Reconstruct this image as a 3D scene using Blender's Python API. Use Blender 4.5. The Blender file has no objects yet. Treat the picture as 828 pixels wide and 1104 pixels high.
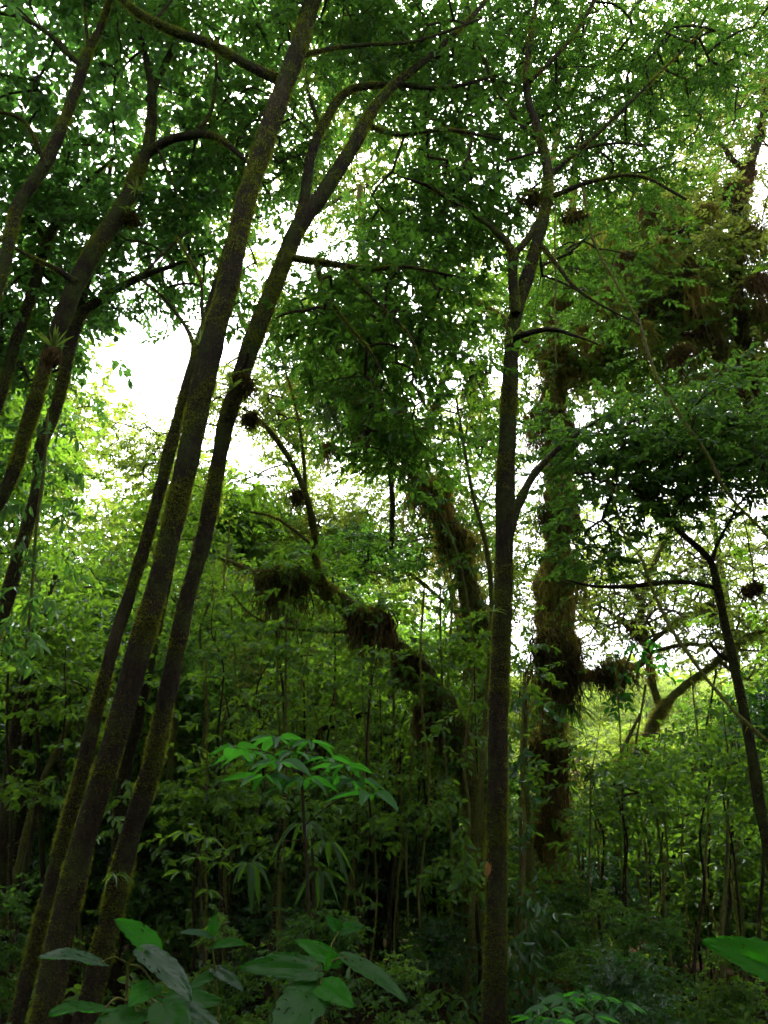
import bpy, math, random
import numpy as np
from mathutils import Vector

RNG = np.random.default_rng(7)
random.seed(7)
S = bpy.context.scene
COL = S.collection
PI = math.pi

# ------------------------------------------------------------------ camera model
PITCH = math.radians(22.0)
EYE = np.array([0.0, 0.0, 1.6])
FPX = 834.0
FW = np.array([0, math.cos(PITCH), math.sin(PITCH)])
UP = np.array([0, -math.sin(PITCH), math.cos(PITCH)])
RT = np.array([1.0, 0, 0])


def at(px, py, Y):
    """world point seen at photo pixel (px,py) standing Y metres ahead of the camera"""
    d = FW + (px - 414) / FPX * RT + (552 - py) / FPX * UP
    return EYE + d * (Y / d[1])


def mpp(px, py, Y):
    """metres per photo pixel at that point"""
    d = FW + (px - 414) / FPX * RT + (552 - py) / FPX * UP
    return (Y / d[1]) / FPX


def ground(x, y):
    x = np.asarray(x, float); y = np.asarray(y, float)
    g = -0.05 * np.clip(y - 3, 0, 14) + 0.13 * np.clip(y - 26, 0, 200) ** 1.02
    g = g + 0.10 * np.sin(x * 0.9 + 1) * np.cos(y * 0.7) + 0.25 * np.sin(x * 0.21 + 2) * np.sin(y * 0.17)
    return g + 0.03 * np.abs(x) ** 1.1 * np.clip((y - 10) / 30, 0, 1)


# ------------------------------------------------------------------ noise
def _hash(ix, iy, iz):
    h = (ix * 374761393 + iy * 668265263 + iz * 2147483647) & 0x7FFFFFFF
    h = ((h ^ (h >> 13)) * 1274126177) & 0x7FFFFFFF
    return ((h ^ (h >> 16)) & 0xFFFF) / 65535.0


def vnoise(P):
    P = np.asarray(P, float)
    I = np.floor(P).astype(np.int64); F = P - I
    F = F * F * (3 - 2 * F)
    r = 0
    for dx in (0, 1):
        for dy in (0, 1):
            for dz in (0, 1):
                w = (F[..., 0] if dx else 1 - F[..., 0]) * (F[..., 1] if dy else 1 - F[..., 1]) * (F[..., 2] if dz else 1 - F[..., 2])
                r = r + w * _hash(I[..., 0] + dx, I[..., 1] + dy, I[..., 2] + dz)
    return r * 2 - 1


# ------------------------------------------------------------------ objects
def tag(o, label=None, cat=None, group=None, kind=None):
    if label: o['label'] = label
    if cat: o['category'] = cat
    if group: o['group'] = group
    if kind: o['kind'] = kind
    return o


def empty(name, loc):
    o = bpy.data.objects.new(name, None)
    o.empty_display_size = 0.2
    o.location = loc
    COL.objects.link(o)
    return o


class MB:
    """collects vertex / face arrays and links them as one mesh object"""

    def __init__(self):
        self.v, self.f, self.n = [], [], 0
        self.uv = {}

    def add(self, V, F, mat=0, smooth=False):
        V = np.asarray(V, float).reshape(-1, 3)
        F = np.asarray(F, np.int64)
        if len(V) == 0 or len(F) == 0: return
        self.v.append(V)
        self.f.append((F + self.n, mat, smooth))
        self.n += len(V)

    def build(self, name, mats, parent=None, origin=None, uv=None):
        if not self.v: return None
        V = np.concatenate(self.v)
        if origin is not None: V = V - np.asarray(origin)
        loops, tot, mi, sm = [], [], [], []
        for F, m, s in self.f:
            loops.append(F.ravel()); tot.append(np.full(len(F), F.shape[1]))
            mi.append(np.full(len(F), m)); sm.append(np.full(len(F), s))
        loops = np.concatenate(loops).astype(np.int32); tot = np.concatenate(tot).astype(np.int32)
        me = bpy.data.meshes.new(name)
        me.vertices.add(len(V)); me.vertices.foreach_set('co', V.astype(np.float32).ravel())
        me.loops.add(len(loops)); me.loops.foreach_set('vertex_index', loops)
        me.polygons.add(len(tot))
        st = np.zeros(len(tot), np.int32); st[1:] = np.cumsum(tot)[:-1]
        me.polygons.foreach_set('loop_start', st); me.polygons.foreach_set('loop_total', tot)
        for m in (mats if isinstance(mats, (list, tuple)) else [mats]): me.materials.append(m)
        me.polygons.foreach_set('material_index', np.concatenate(mi).astype(np.int32))
        me.polygons.foreach_set('use_smooth', np.concatenate(sm).astype(bool))
        if uv is not None:
            lay = me.uv_layers.new(name='UVMap')
            lay.data.foreach_set('uv', np.asarray(uv, np.float32)[loops].ravel())
        me.update(calc_edges=True)
        o = bpy.data.objects.new(name, me)
        COL.objects.link(o)
        if parent is not None: o.parent = parent
        elif origin is not None: o.location = origin
        return o


def spline(P, n_per=None, step=0.08):
    """Catmull-Rom through rows of P (position + extra columns), resampled about every step metres"""
    P = np.asarray(P, float)
    Q = np.vstack([2 * P[0] - P[1], P, 2 * P[-1] - P[-2]])
    out = []
    for i in range(1, len(Q) - 2):
        L = np.linalg.norm(Q[i + 1, :3] - Q[i, :3])
        k = max(2, int(L / step))
        t = np.linspace(0, 1, k, endpoint=False)[:, None]
        a, b, c, d = Q[i - 1], Q[i], Q[i + 1], Q[i + 2]
        out.append(0.5 * (2 * b + (c - a) * t + (2 * a - 5 * b + 4 * c - d) * t ** 2 + (3 * b - a - 3 * c + d) * t ** 3))
    out.append(P[-1:])
    return np.vstack(out)


def frames(P):
    T = np.gradient(P, axis=0)
    T /= np.linalg.norm(T, axis=1)[:, None] + 1e-9
    N = np.zeros_like(P)
    ref = np.array([0, 1.0, 0]) if abs(T[0, 1]) < 0.8 else np.array([1.0, 0, 0])
    n = ref - T[0] * ref.dot(T[0]); n /= np.linalg.norm(n)
    for i in range(len(P)):
        n = n - T[i] * n.dot(T[i]); n /= np.linalg.norm(n) + 1e-9
        N[i] = n
    return T, N, np.cross(T, N)


def tube(P, R, k=8, rough=0.0, freq=3.0, flare=0.0, seed=0.0):
    """closed tapered tube; rough = relative bump amplitude. returns V,F(quads),caps ignored"""
    T, N, B = frames(P)
    a = np.linspace(0, 2 * PI, k, endpoint=False)
    D = N[:, None, :] * np.cos(a)[None, :, None] + B[:, None, :] * np.sin(a)[None, :, None]
    rr = R[:, None] * np.ones((1, k))
    if rough:
        C = P[:, None, :] + D * R[:, None, None]
        q = vnoise(C * freq + seed) * 0.75 + vnoise(C * freq * 2.7 + seed + 9) * 0.6 + np.clip(vnoise(C * 2.2 + seed + 31) - 0.35, 0, 1) * 1.6
        q2 = vnoise(C * np.array([22, 22, 5.0]) + seed) * 0.25 + vnoise(C * np.array([45, 45, 14.0]) + seed) * 0.13
        rr = rr * (1 + rough * q) + np.minimum(R[:, None], 0.05) * q2 * rough * 1.8
    V = P[:, None, :] + D * rr[..., None]
    n = len(P)
    i = np.arange(n - 1)[:, None] * k; j = np.arange(k)[None, :]; j2 = (j + 1) % k
    F = np.stack([i + j, i + j2, i + k + j2, i + k + j], -1).reshape(-1, 4)
    return V.reshape(-1, 3), F, D.reshape(-1, 3)


def multi_tube(PT, RT_, k=4):
    """many short tubes at once. PT (T,n,3), RT_ (T,n)"""
    if len(PT) == 0: return np.zeros((0, 3)), np.zeros((0, 4), int)
    T_, n, _ = PT.shape
    ch = PT[:, -1] - PT[:, 0]
    ch /= np.linalg.norm(ch, axis=1)[:, None] + 1e-9
    ref = np.where(np.abs(ch[:, 2:3]) < 0.8, np.array([[0, 0, 1.0]]), np.array([[1.0, 0, 0]]))
    N = np.cross(ch, ref); N /= np.linalg.norm(N, axis=1)[:, None] + 1e-9
    B = np.cross(ch, N)
    a = np.linspace(0, 2 * PI, k, endpoint=False)
    D = N[:, None, :] * np.cos(a)[None, :, None] + B[:, None, :] * np.sin(a)[None, :, None]
    V = PT[:, :, None, :] + D[:, None] * RT_[:, :, None, None]
    i = np.arange(n - 1)[:, None] * k; j = np.arange(k)[None, :]; j2 = (j + 1) % k
    F = np.stack([i + j, i + j2, i + k + j2, i + k + j], -1).reshape(-1, 4)
    F = (F[None] + (np.arange(T_) * n * k)[:, None, None]).reshape(-1, 4)
    return V.reshape(-1, 3), F


def rot_zyx(yaw, pitch, roll):
    cy, sy, cp, sp, cr, sr = np.cos(yaw), np.sin(yaw), np.cos(pitch), np.sin(pitch), np.cos(roll), np.sin(roll)
    R = np.zeros(yaw.shape + (3, 3))
    R[..., 0, 0] = cy * cp; R[..., 0, 1] = cy * sp * sr - sy * cr; R[..., 0, 2] = cy * sp * cr + sy * sr
    R[..., 1, 0] = sy * cp; R[..., 1, 1] = sy * sp * sr + cy * cr; R[..., 1, 2] = sy * sp * cr - cy * sr
    R[..., 2, 0] = -sp; R[..., 2, 1] = cp * sr; R[..., 2, 2] = cp * cr
    return R


# ------------------------------------------------------------------ leaf sprays
LEAF_F = np.array([[0, 1, 2, 3], [0, 3, 4, 5]])


def leaf_verts(L, W, fold=0.25, curl=0.15):
    w = W / 2
    return np.array([[0, 0, 0], [0.33 * L, -w, fold * w], [0.70 * L, -0.72 * w, fold * w - curl * 0.3 * L], [L, 0, -curl * L],
                     [0.70 * L, 0.72 * w, fold * w - curl * 0.3 * L], [0.33 * L, w, fold * w]])


def spray(rng, n=12, stem=0.35, L=0.10, W=0.045, spread=55, droop=15, jitter=18):
    """a leafy twig along +X: alternate leaves roughly in one plane"""
    Vs, Fs = [], []
    t = np.linspace(0.12, 1.0, n)
    for i in range(n):
        side = 1 if i % 2 else -1
        ang = math.radians(spread * (1.0 - 0.5 * t[i])) * side if i < n - 1 else 0.0
        ang += math.radians(rng.normal(0, jitter * 0.8))
        s = rng.uniform(0.7, 1.15) * (1.05 - 0.25 * abs(t[i] - 0.55))
        R = rot_zyx(np.array(ang), np.array(math.radians(droop + rng.normal(0, jitter))), np.array(math.radians(rng.normal(0, jitter * 1.3))))
        v = leaf_verts(L * s, W * s, 0.3, rng.uniform(0.0, 0.25)) @ R.T
        base = np.array([stem * t[i], 0, -0.10 * stem * t[i] ** 2])
        Vs.append(v + base); Fs.append(LEAF_F + 6 * i)
    P = np.stack([np.linspace(0, stem, 4), np.zeros(4), -0.10 * stem * np.linspace(0, 1, 4) ** 2], 1)
    return np.concatenate(Vs), np.concatenate(Fs), P


def put_sprays(mb, templates, loc, dirs, rng, scale=(0.8, 1.2), pitch=(-0.15, 0.35), roll=0.35, twig_mat=1, twig_r=0.0022):
    """loc (N,3), dirs yaw (N,)"""
    N = len(loc)
    if N == 0: return
    which = rng.integers(0, len(templates), N)
    yaw = dirs; pt = rng.uniform(*pitch, N); rl = rng.normal(0, roll, N)
    R = rot_zyx(yaw, pt, rl); s = rng.uniform(*scale, N)
    for k, (V, F, P) in enumerate(templates):
        m = np.where(which == k)[0]
        if len(m) == 0: continue
        W = np.einsum('nij,kj->nki', R[m], V) * s[m][:, None, None] + loc[m][:, None, :]
        FF = (F[None] + (np.arange(len(m)) * len(V))[:, None, None]).reshape(-1, F.shape[1])
        mb.add(W.reshape(-1, 3), FF, 0)
        if twig_mat is not None:
            Q = np.einsum('nij,kj->nki', R[m], P) * s[m][:, None, None] + loc[m][:, None, :]
            v, f = multi_tube(Q, np.tile(np.linspace(twig_r, twig_r * 0.4, P.shape[0]), (len(m), 1)), 3)
            mb.add(v, f, twig_mat)


# ------------------------------------------------------------------ materials
def new_mat(name):
    m = bpy.data.materials.new(name); m.use_nodes = True
    nt = m.node_tree; nt.nodes.clear()
    return m, nt, nt.nodes, nt.links


def ramp(N, stops):
    r = N.new('ShaderNodeValToRGB'); e = r.color_ramp.elements
    while len(e) < len(stops): e.new(0.5)
    for i, (p, c) in enumerate(stops):
        e[i].position = p; e[i].color = (*c, 1)
    return r


def sheen(N, L, gloss):
    """reflectance of a waxy surface, the same from both sides: gloss head on, more at grazing angles"""
    lw = N.new('ShaderNodeLayerWeight'); lw.inputs['Blend'].default_value = 0.5
    pw = N.new('ShaderNodeMath'); pw.operation = 'POWER'; pw.inputs[1].default_value = 5.0; L.new(lw.outputs['Facing'], pw.inputs[0])
    ma = N.new('ShaderNodeMath'); ma.operation = 'MULTIPLY_ADD'; ma.inputs[1].default_value = gloss * 5; ma.inputs[2].default_value = gloss; L.new(pw.outputs[0], ma.inputs[0])
    return ma


def leaf_mat(name, dark, light, trans, trans_w=0.45, gloss=0.05, rough=0.38, odd=None):
    """thin leaf: every leaf its own tone, light passes through it"""
    m, nt, N, L = new_mat(name)
    out = N.new('ShaderNodeOutputMaterial')
    g = N.new('ShaderNodeNewGeometry')
    stops = [(0.0, dark), (0.85, light)]
    if odd: stops += [(0.95, light), (0.985, odd)]
    cr = ramp(N, stops); L.new(g.outputs['Random Per Island'], cr.inputs[0])
    tc = N.new('ShaderNodeTexCoord'); nz = N.new('ShaderNodeTexNoise'); nz.inputs['Scale'].default_value = 0.9
    L.new(tc.outputs['Object'], nz.inputs['Vector'])
    hs = N.new('ShaderNodeHueSaturation')
    mr = N.new('ShaderNodeMapRange'); mr.inputs['From Min'].default_value = 0.3; mr.inputs['From Max'].default_value = 0.7
    mr.inputs['To Min'].default_value = 0.75; mr.inputs['To Max'].default_value = 1.25
    L.new(nz.outputs['Fac'], mr.inputs['Value']); L.new(mr.outputs[0], hs.inputs['Value']); L.new(cr.outputs[0], hs.inputs['Color'])
    df = N.new('ShaderNodeBsdfDiffuse'); L.new(hs.outputs[0], df.inputs['Color'])
    tr = N.new('ShaderNodeBsdfTranslucent')
    tm = N.new('ShaderNodeMix'); tm.data_type = 'RGBA'; tm.inputs[0].default_value = 1.0; tm.blend_type = 'MULTIPLY'
    v2 = N.new('ShaderNodeMapRange'); v2.inputs['To Min'].default_value = 0.65; v2.inputs['To Max'].default_value = 1.2
    L.new(g.outputs['Random Per Island'], v2.inputs['Value'])
    tm.inputs[6].default_value = (*trans, 1); L.new(v2.outputs[0], tm.inputs[7])
    L.new(tm.outputs[2], tr.inputs['Color'])
    mx = N.new('ShaderNodeMixShader'); mx.inputs[0].default_value = trans_w
    L.new(df.outputs[0], mx.inputs[1]); L.new(tr.outputs[0], mx.inputs[2])
    gl = N.new('ShaderNodeBsdfGlossy'); gl.inputs['Roughness'].default_value = rough; gl.inputs['Color'].default_value = (0.9, 0.95, 1, 1)
    m2 = N.new('ShaderNodeMixShader')
    L.new(sheen(N, L, gloss).outputs[0], m2.inputs[0])
    L.new(mx.outputs[0], m2.inputs[1]); L.new(gl.outputs[0], m2.inputs[2])
    L.new(m2.outputs[0], out.inputs[0])
    return m


def bark_mat(name, brown, brown2, moss, cover=0.5, scale=6.0, lichen=0.0):
    m, nt, N, L = new_mat(name)
    out = N.new('ShaderNodeOutputMaterial'); bs = N.new('ShaderNodeBsdfPrincipled')
    bs.inputs['Roughness'].default_value = 0.9; bs.inputs['Specular IOR Level'].default_value = 0.15
    tc = N.new('ShaderNodeTexCoord'); mp = N.new('ShaderNodeMapping'); mp.inputs['Scale'].default_value = (1, 1, 0.35)
    L.new(tc.outputs['Object'], mp.inputs[0])
    n1 = N.new('ShaderNodeTexNoise'); n1.inputs['Scale'].default_value = 34; n1.inputs['Detail'].default_value = 6; n1.inputs['Roughness'].default_value = 0.7
    L.new(mp.outputs[0], n1.inputs['Vector'])
    c1 = ramp(N, [(0.3, brown), (0.7, brown2)]); L.new(n1.outputs['Fac'], c1.inputs[0])
    n2 = N.new('ShaderNodeTexNoise'); n2.inputs['Scale'].default_value = scale; n2.inputs['Detail'].default_value = 7; n2.inputs['Roughness'].default_value = 0.68
    L.new(tc.outputs['Object'], n2.inputs['Vector'])
    c2 = ramp(N, [(0.62 - 0.3 * cover, (0, 0, 0)), (0.74 - 0.3 * cover, (1, 1, 1))]); L.new(n2.outputs['Fac'], c2.inputs[0])
    n3 = N.new('ShaderNodeTexNoise'); n3.inputs['Scale'].default_value = 60; n3.inputs['Detail'].default_value = 4
    L.new(tc.outputs['Object'], n3.inputs['Vector'])
    c3 = ramp(N, [(0.3, tuple(x * 0.45 for x in moss)), (0.75, tuple(x * 1.3 for x in moss))]); L.new(n3.outputs['Fac'], c3.inputs[0])
    mx = N.new('ShaderNodeMix'); mx.data_type = 'RGBA'
    L.new(c2.outputs[0], mx.inputs[0]); L.new(c1.outputs[0], mx.inputs[6]); L.new(c3.outputs[0], mx.inputs[7])
    n4 = N.new('ShaderNodeTexNoise'); n4.inputs['Scale'].default_value = 3.1; n4.inputs['Detail'].default_value = 8; n4.inputs['Roughness'].default_value = 0.75
    L.new(mp.outputs[0], n4.inputs['Vector'])
    c4 = ramp(N, [(0.56, (0, 0, 0)), (0.66, (0.75, 0.75, 0.75))]); L.new(n4.outputs['Fac'], c4.inputs[0])
    m4 = N.new('ShaderNodeMix'); m4.data_type = 'RGBA'; L.new(c4.outputs[0], m4.inputs[0]); L.new(mx.outputs[2], m4.inputs[6]); m4.inputs[7].default_value = (*[min(0.3, x * 1.6 + 0.005) for x in brown2], 1)
    L.new(m4.outputs[2], bs.inputs['Base Color'])
    ad = N.new('ShaderNodeMath'); ad.operation = 'ADD'
    L.new(n1.outputs['Fac'], ad.inputs[0]); L.new(n3.outputs['Fac'], ad.inputs[1])
    bp = N.new('ShaderNodeBump'); bp.inputs['Strength'].default_value = 0.8; bp.inputs['Distance'].default_value = 0.012
    L.new(ad.outputs[0], bp.inputs['Height']); L.new(bp.outputs[0], bs.inputs['Normal'])
    L.new(bs.outputs[0], out.inputs[0])
    return m


M = {}
# moss / fibre (thin, lets light through at its edges)
M['moss'] = leaf_mat('moss', (0.012, 0.014, 0.003), (0.06, 0.075, 0.012), (0.44, 0.50, 0.05), 0.5, 0.0)
M['olive_moss'] = leaf_mat('olive_moss', (0.03, 0.03, 0.006), (0.15, 0.14, 0.028), (0.42, 0.40, 0.06), 0.42, 0.0)
M['gold_moss'] = leaf_mat('golden_moss', (0.10, 0.08, 0.015), (0.28, 0.19, 0.045), (0.34, 0.26, 0.06), 0.35, 0.0)
M['brown_fibre'] = leaf_mat('brown_fibre', (0.03, 0.018, 0.010), (0.14, 0.085, 0.04), (0.20, 0.12, 0.045), 0.25, 0.0)
M['dark_fibre'] = leaf_mat('dark_fibre', (0.02, 0.015, 0.007), (0.085, 0.062, 0.026), (0.14, 0.11, 0.03), 0.3, 0.0)
M['strap'] = leaf_mat('strap_leaf', (0.04, 0.09, 0.012), (0.10, 0.17, 0.03), (0.28, 0.42, 0.05), 0.5, 0.04)
# leaves
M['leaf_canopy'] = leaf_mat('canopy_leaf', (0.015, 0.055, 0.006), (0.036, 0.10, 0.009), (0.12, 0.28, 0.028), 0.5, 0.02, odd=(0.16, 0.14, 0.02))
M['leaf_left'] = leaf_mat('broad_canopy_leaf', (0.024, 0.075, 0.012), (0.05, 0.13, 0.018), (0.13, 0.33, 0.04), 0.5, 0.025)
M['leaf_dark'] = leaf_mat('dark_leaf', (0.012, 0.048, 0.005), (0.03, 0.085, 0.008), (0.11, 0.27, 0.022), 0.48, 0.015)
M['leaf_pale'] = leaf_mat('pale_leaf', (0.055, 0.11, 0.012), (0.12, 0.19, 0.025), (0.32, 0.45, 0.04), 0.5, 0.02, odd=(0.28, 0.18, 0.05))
M['leaf_mid'] = leaf_mat('understory_leaf', (0.020, 0.075, 0.010), (0.065, 0.145, 0.022), (0.22, 0.44, 0.024), 0.45, 0.02, 0.35)
M['leaf_blue'] = leaf_mat('waxy_leaf', (0.014, 0.05, 0.011), (0.035, 0.085, 0.02), (0.06, 0.22, 0.015), 0.38, 0.035, 0.3)
M['leaf_bright'] = leaf_mat('bright_leaf', (0.014, 0.075, 0.012), (0.03, 0.115, 0.018), (0.085, 0.40, 0.025), 0.5, 0.015)
M['leaf_olive'] = leaf_mat('olive_leaf', (0.045, 0.08, 0.012), (0.12, 0.145, 0.028), (0.30, 0.38, 0.05), 0.5, 0.01, odd=(0.36, 0.2, 0.06))
M['leaf_brown'] = leaf_mat('brown_dead_leaf', (0.10, 0.06, 0.02), (0.28, 0.15, 0.05), (0.34, 0.18, 0.05), 0.4, 0.02)
# bark
M['bark'] = bark_mat('mossy_bark', (0.006, 0.0045, 0.003), (0.032, 0.021, 0.012), (0.034, 0.044, 0.008), 0.5, 2.6)
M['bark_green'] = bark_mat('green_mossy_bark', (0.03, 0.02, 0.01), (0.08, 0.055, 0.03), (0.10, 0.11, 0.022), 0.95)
M['bark_gold'] = bark_mat('golden_mossy_bark', (0.05, 0.03, 0.014), (0.12, 0.075, 0.03), (0.20, 0.14, 0.035), 0.75, 4)
M['twig'] = bark_mat('twig_bark', (0.025, 0.018, 0.010), (0.07, 0.05, 0.03), (0.06, 0.065, 0.016), 0.4)
M['liana'] = bark_mat('liana_bark', (0.06, 0.045, 0.02), (0.14, 0.10, 0.05), (0.14, 0.15, 0.03), 0.8)
M['pale_twig'] = bark_mat('pale_twig_bark', (0.09, 0.07, 0.04), (0.18, 0.14, 0.08), (0.15, 0.15, 0.04), 0.6)

# ------------------------------------------------------------------ tree machinery
SPR = {}
_r = np.random.default_rng(3)
SPR['canopy'] = [spray(_r, 11, 0.34, 0.085, 0.046) for _ in range(6)]
SPR['broad'] = [spray(_r, 9, 0.36, 0.115, 0.070, jitter=24) for _ in range(6)]
SPR['fine'] = [spray(_r, 14, 0.32, 0.062, 0.030) for _ in range(6)]
SPR['dense'] = [spray(_r, 15, 0.34, 0.070, 0.036, jitter=22) for _ in range(6)]
SPR['far'] = [spray(_r, 16, 0.55, 0.135, 0.070, jitter=26) for _ in range(6)]
SPR['long'] = [spray(_r, 9, 0.28, 0.12, 0.040, droop=35, jitter=22) for _ in range(6)]
SPR['shrub'] = [spray(_r, 12, 0.31, 0.080, 0.044, droop=18, jitter=26) for _ in range(6)]


def px_limb(pts, Y0, Y1=None, step=0.07):
    """limb traced as (px, py, width_px); distance runs from Y0 to Y1. Gives rows x,y,z,r"""
    Y1 = Y0 if Y1 is None else Y1
    P = np.array(pts, float)
    s = np.concatenate([[0], np.cumsum(np.linalg.norm(np.diff(P[:, :2], axis=0), axis=1))]); s /= s[-1]
    rows = []
    for (x, y, w), t in zip(P, s):
        Y = Y0 + (Y1 - Y0) * t
        rows.append([*at(x, y, Y), w * 0.5 * mpp(x, y, Y)])
    return spline(np.array(rows), step=step)


def to_ground(rows, flare=1.25):
    """continue the foot of a trunk down into the ground"""
    p, q = rows[0, :3], rows[min(12, len(rows) - 1), :3]
    d = p - q; d /= np.linalg.norm(d)
    if d[2] > -0.5: d = np.array([d[0], d[1], -0.8])
    g = float(ground(p[0], p[1])) - 0.12
    if p[2] <= g: return rows
    n = max(3, int((p[2] - g) / 0.08)); t = (p[2] - g) / -d[2]
    ext = []
    for i in range(n, 0, -1):
        u = i / n
        ext.append([*(p + d * t * u), rows[0, 3] * (1 + (flare - 1) * u * u)])
    return np.vstack([np.array(ext), rows])


def cloud_px(rng, px, py, Y, hw, hh, hd, n):
    """n points in an ellipsoid round that point: half width / height in photo pixels, half depth in metres"""
    c = at(px, py, Y); m = mpp(px, py, Y)
    v = rng.normal(size=(n, 3)); v /= np.linalg.norm(v, axis=1)[:, None]
    v *= rng.uniform(0, 1, (n, 1)) ** (1 / 2.2)
    return c + v[:, 0:1] * RT * hw * m + v[:, 2:3] * UP * hh * m + v[:, 1:2] * FW * hd


def grow(rng, nodes, rad, targets, sag=0.0, wob=0.07):
    """connects every target to the nearest wood already grown; returns tube arrays and end directions"""
    A = np.array(nodes); cnt = len(A)
    buf = np.zeros((cnt + len(targets) * 4, 3)); buf[:cnt] = A
    par = np.full(len(buf), -1, int); load = np.zeros(len(buf))
    d0 = np.min(np.linalg.norm(targets[:, None, :] - A[None, ::max(1, cnt // 200)], axis=2), axis=1)
    order = np.argsort(d0)
    segs, dirs = [], np.zeros((len(targets), 3))
    for ti in order:
        t = targets[ti]
        dv = buf[:cnt] - t
        d = np.sqrt((dv ** 2).sum(1)) + 0.25 * np.clip(buf[:cnt, 2] - t[2], 0, None)
        j = int(np.argmin(d)); p = buf[j]; L = np.linalg.norm(t - p)
        mid = (p + t) / 2 + rng.normal(0, wob * L, 3) * np.array([1, 1, 0.6]) + np.array([0, 0, (0.12 - sag) * L])
        u = np.array([0, 0.25, 0.5, 0.75, 1.0])[:, None]
        q = p * (1 - u) ** 2 + 2 * mid * u * (1 - u) + t * u ** 2
        idx = [j]
        for k in range(1, 5):
            buf[cnt] = q[k]; par[cnt] = idx[-1]; idx.append(cnt); cnt += 1
        k = idx[-1]
        while k >= 0:
            load[k] += 1; k = par[k]
        segs.append(idx); dirs[ti] = q[4] - q[2]
    load = np.maximum(load, 1)
    segs = np.array(segs)
    PT = buf[segs]
    RR = np.minimum(rad * np.power(load[segs], 0.42), 3.2 * rad)
    RR[:, 0] = RR[:, 1] * 1.05
    return PT, RR, dirs


def strands(mb, pts, rng, L, W, mat=0, seg=4, wob=0.04):
    """thin hanging fibres"""
    n = len(pts); t = np.linspace(0, 1, seg)
    l = (np.asarray(L) * np.ones((n, 1)))[:, 0] * rng.uniform(0.25, 1.2, n) ** 1.2
    d = rng.normal(0, 0.22, (n, 2))
    P = pts[:, None, :] + np.stack([d[:, 0:1] * l[:, None] * t, d[:, 1:2] * l[:, None] * t, -l[:, None] * t], -1)
    P[:, 1:] += rng.normal(0, wob, (n, seg - 1, 3)) * np.array([1, 1, 0.3])
    a = rng.uniform(0, PI, n); sd = np.stack([np.cos(a), np.sin(a), 0 * a], 1)
    w = W * rng.uniform(0.5, 1.4, n)[:, None] * (1 - 0.8 * t)[None]
    V = np.stack([P - sd[:, None] * w[..., None], P + sd[:, None] * w[..., None]], 2).reshape(-1, 3)
    i = np.arange(seg - 1)
    F = np.stack([2 * i, 2 * i + 1, 2 * i + 3, 2 * i + 2], 1)
    F = (F[None] + (np.arange(n) * 2 * seg)[:, None, None]).reshape(-1, 4)
    mb.add(V, F, mat)


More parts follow.
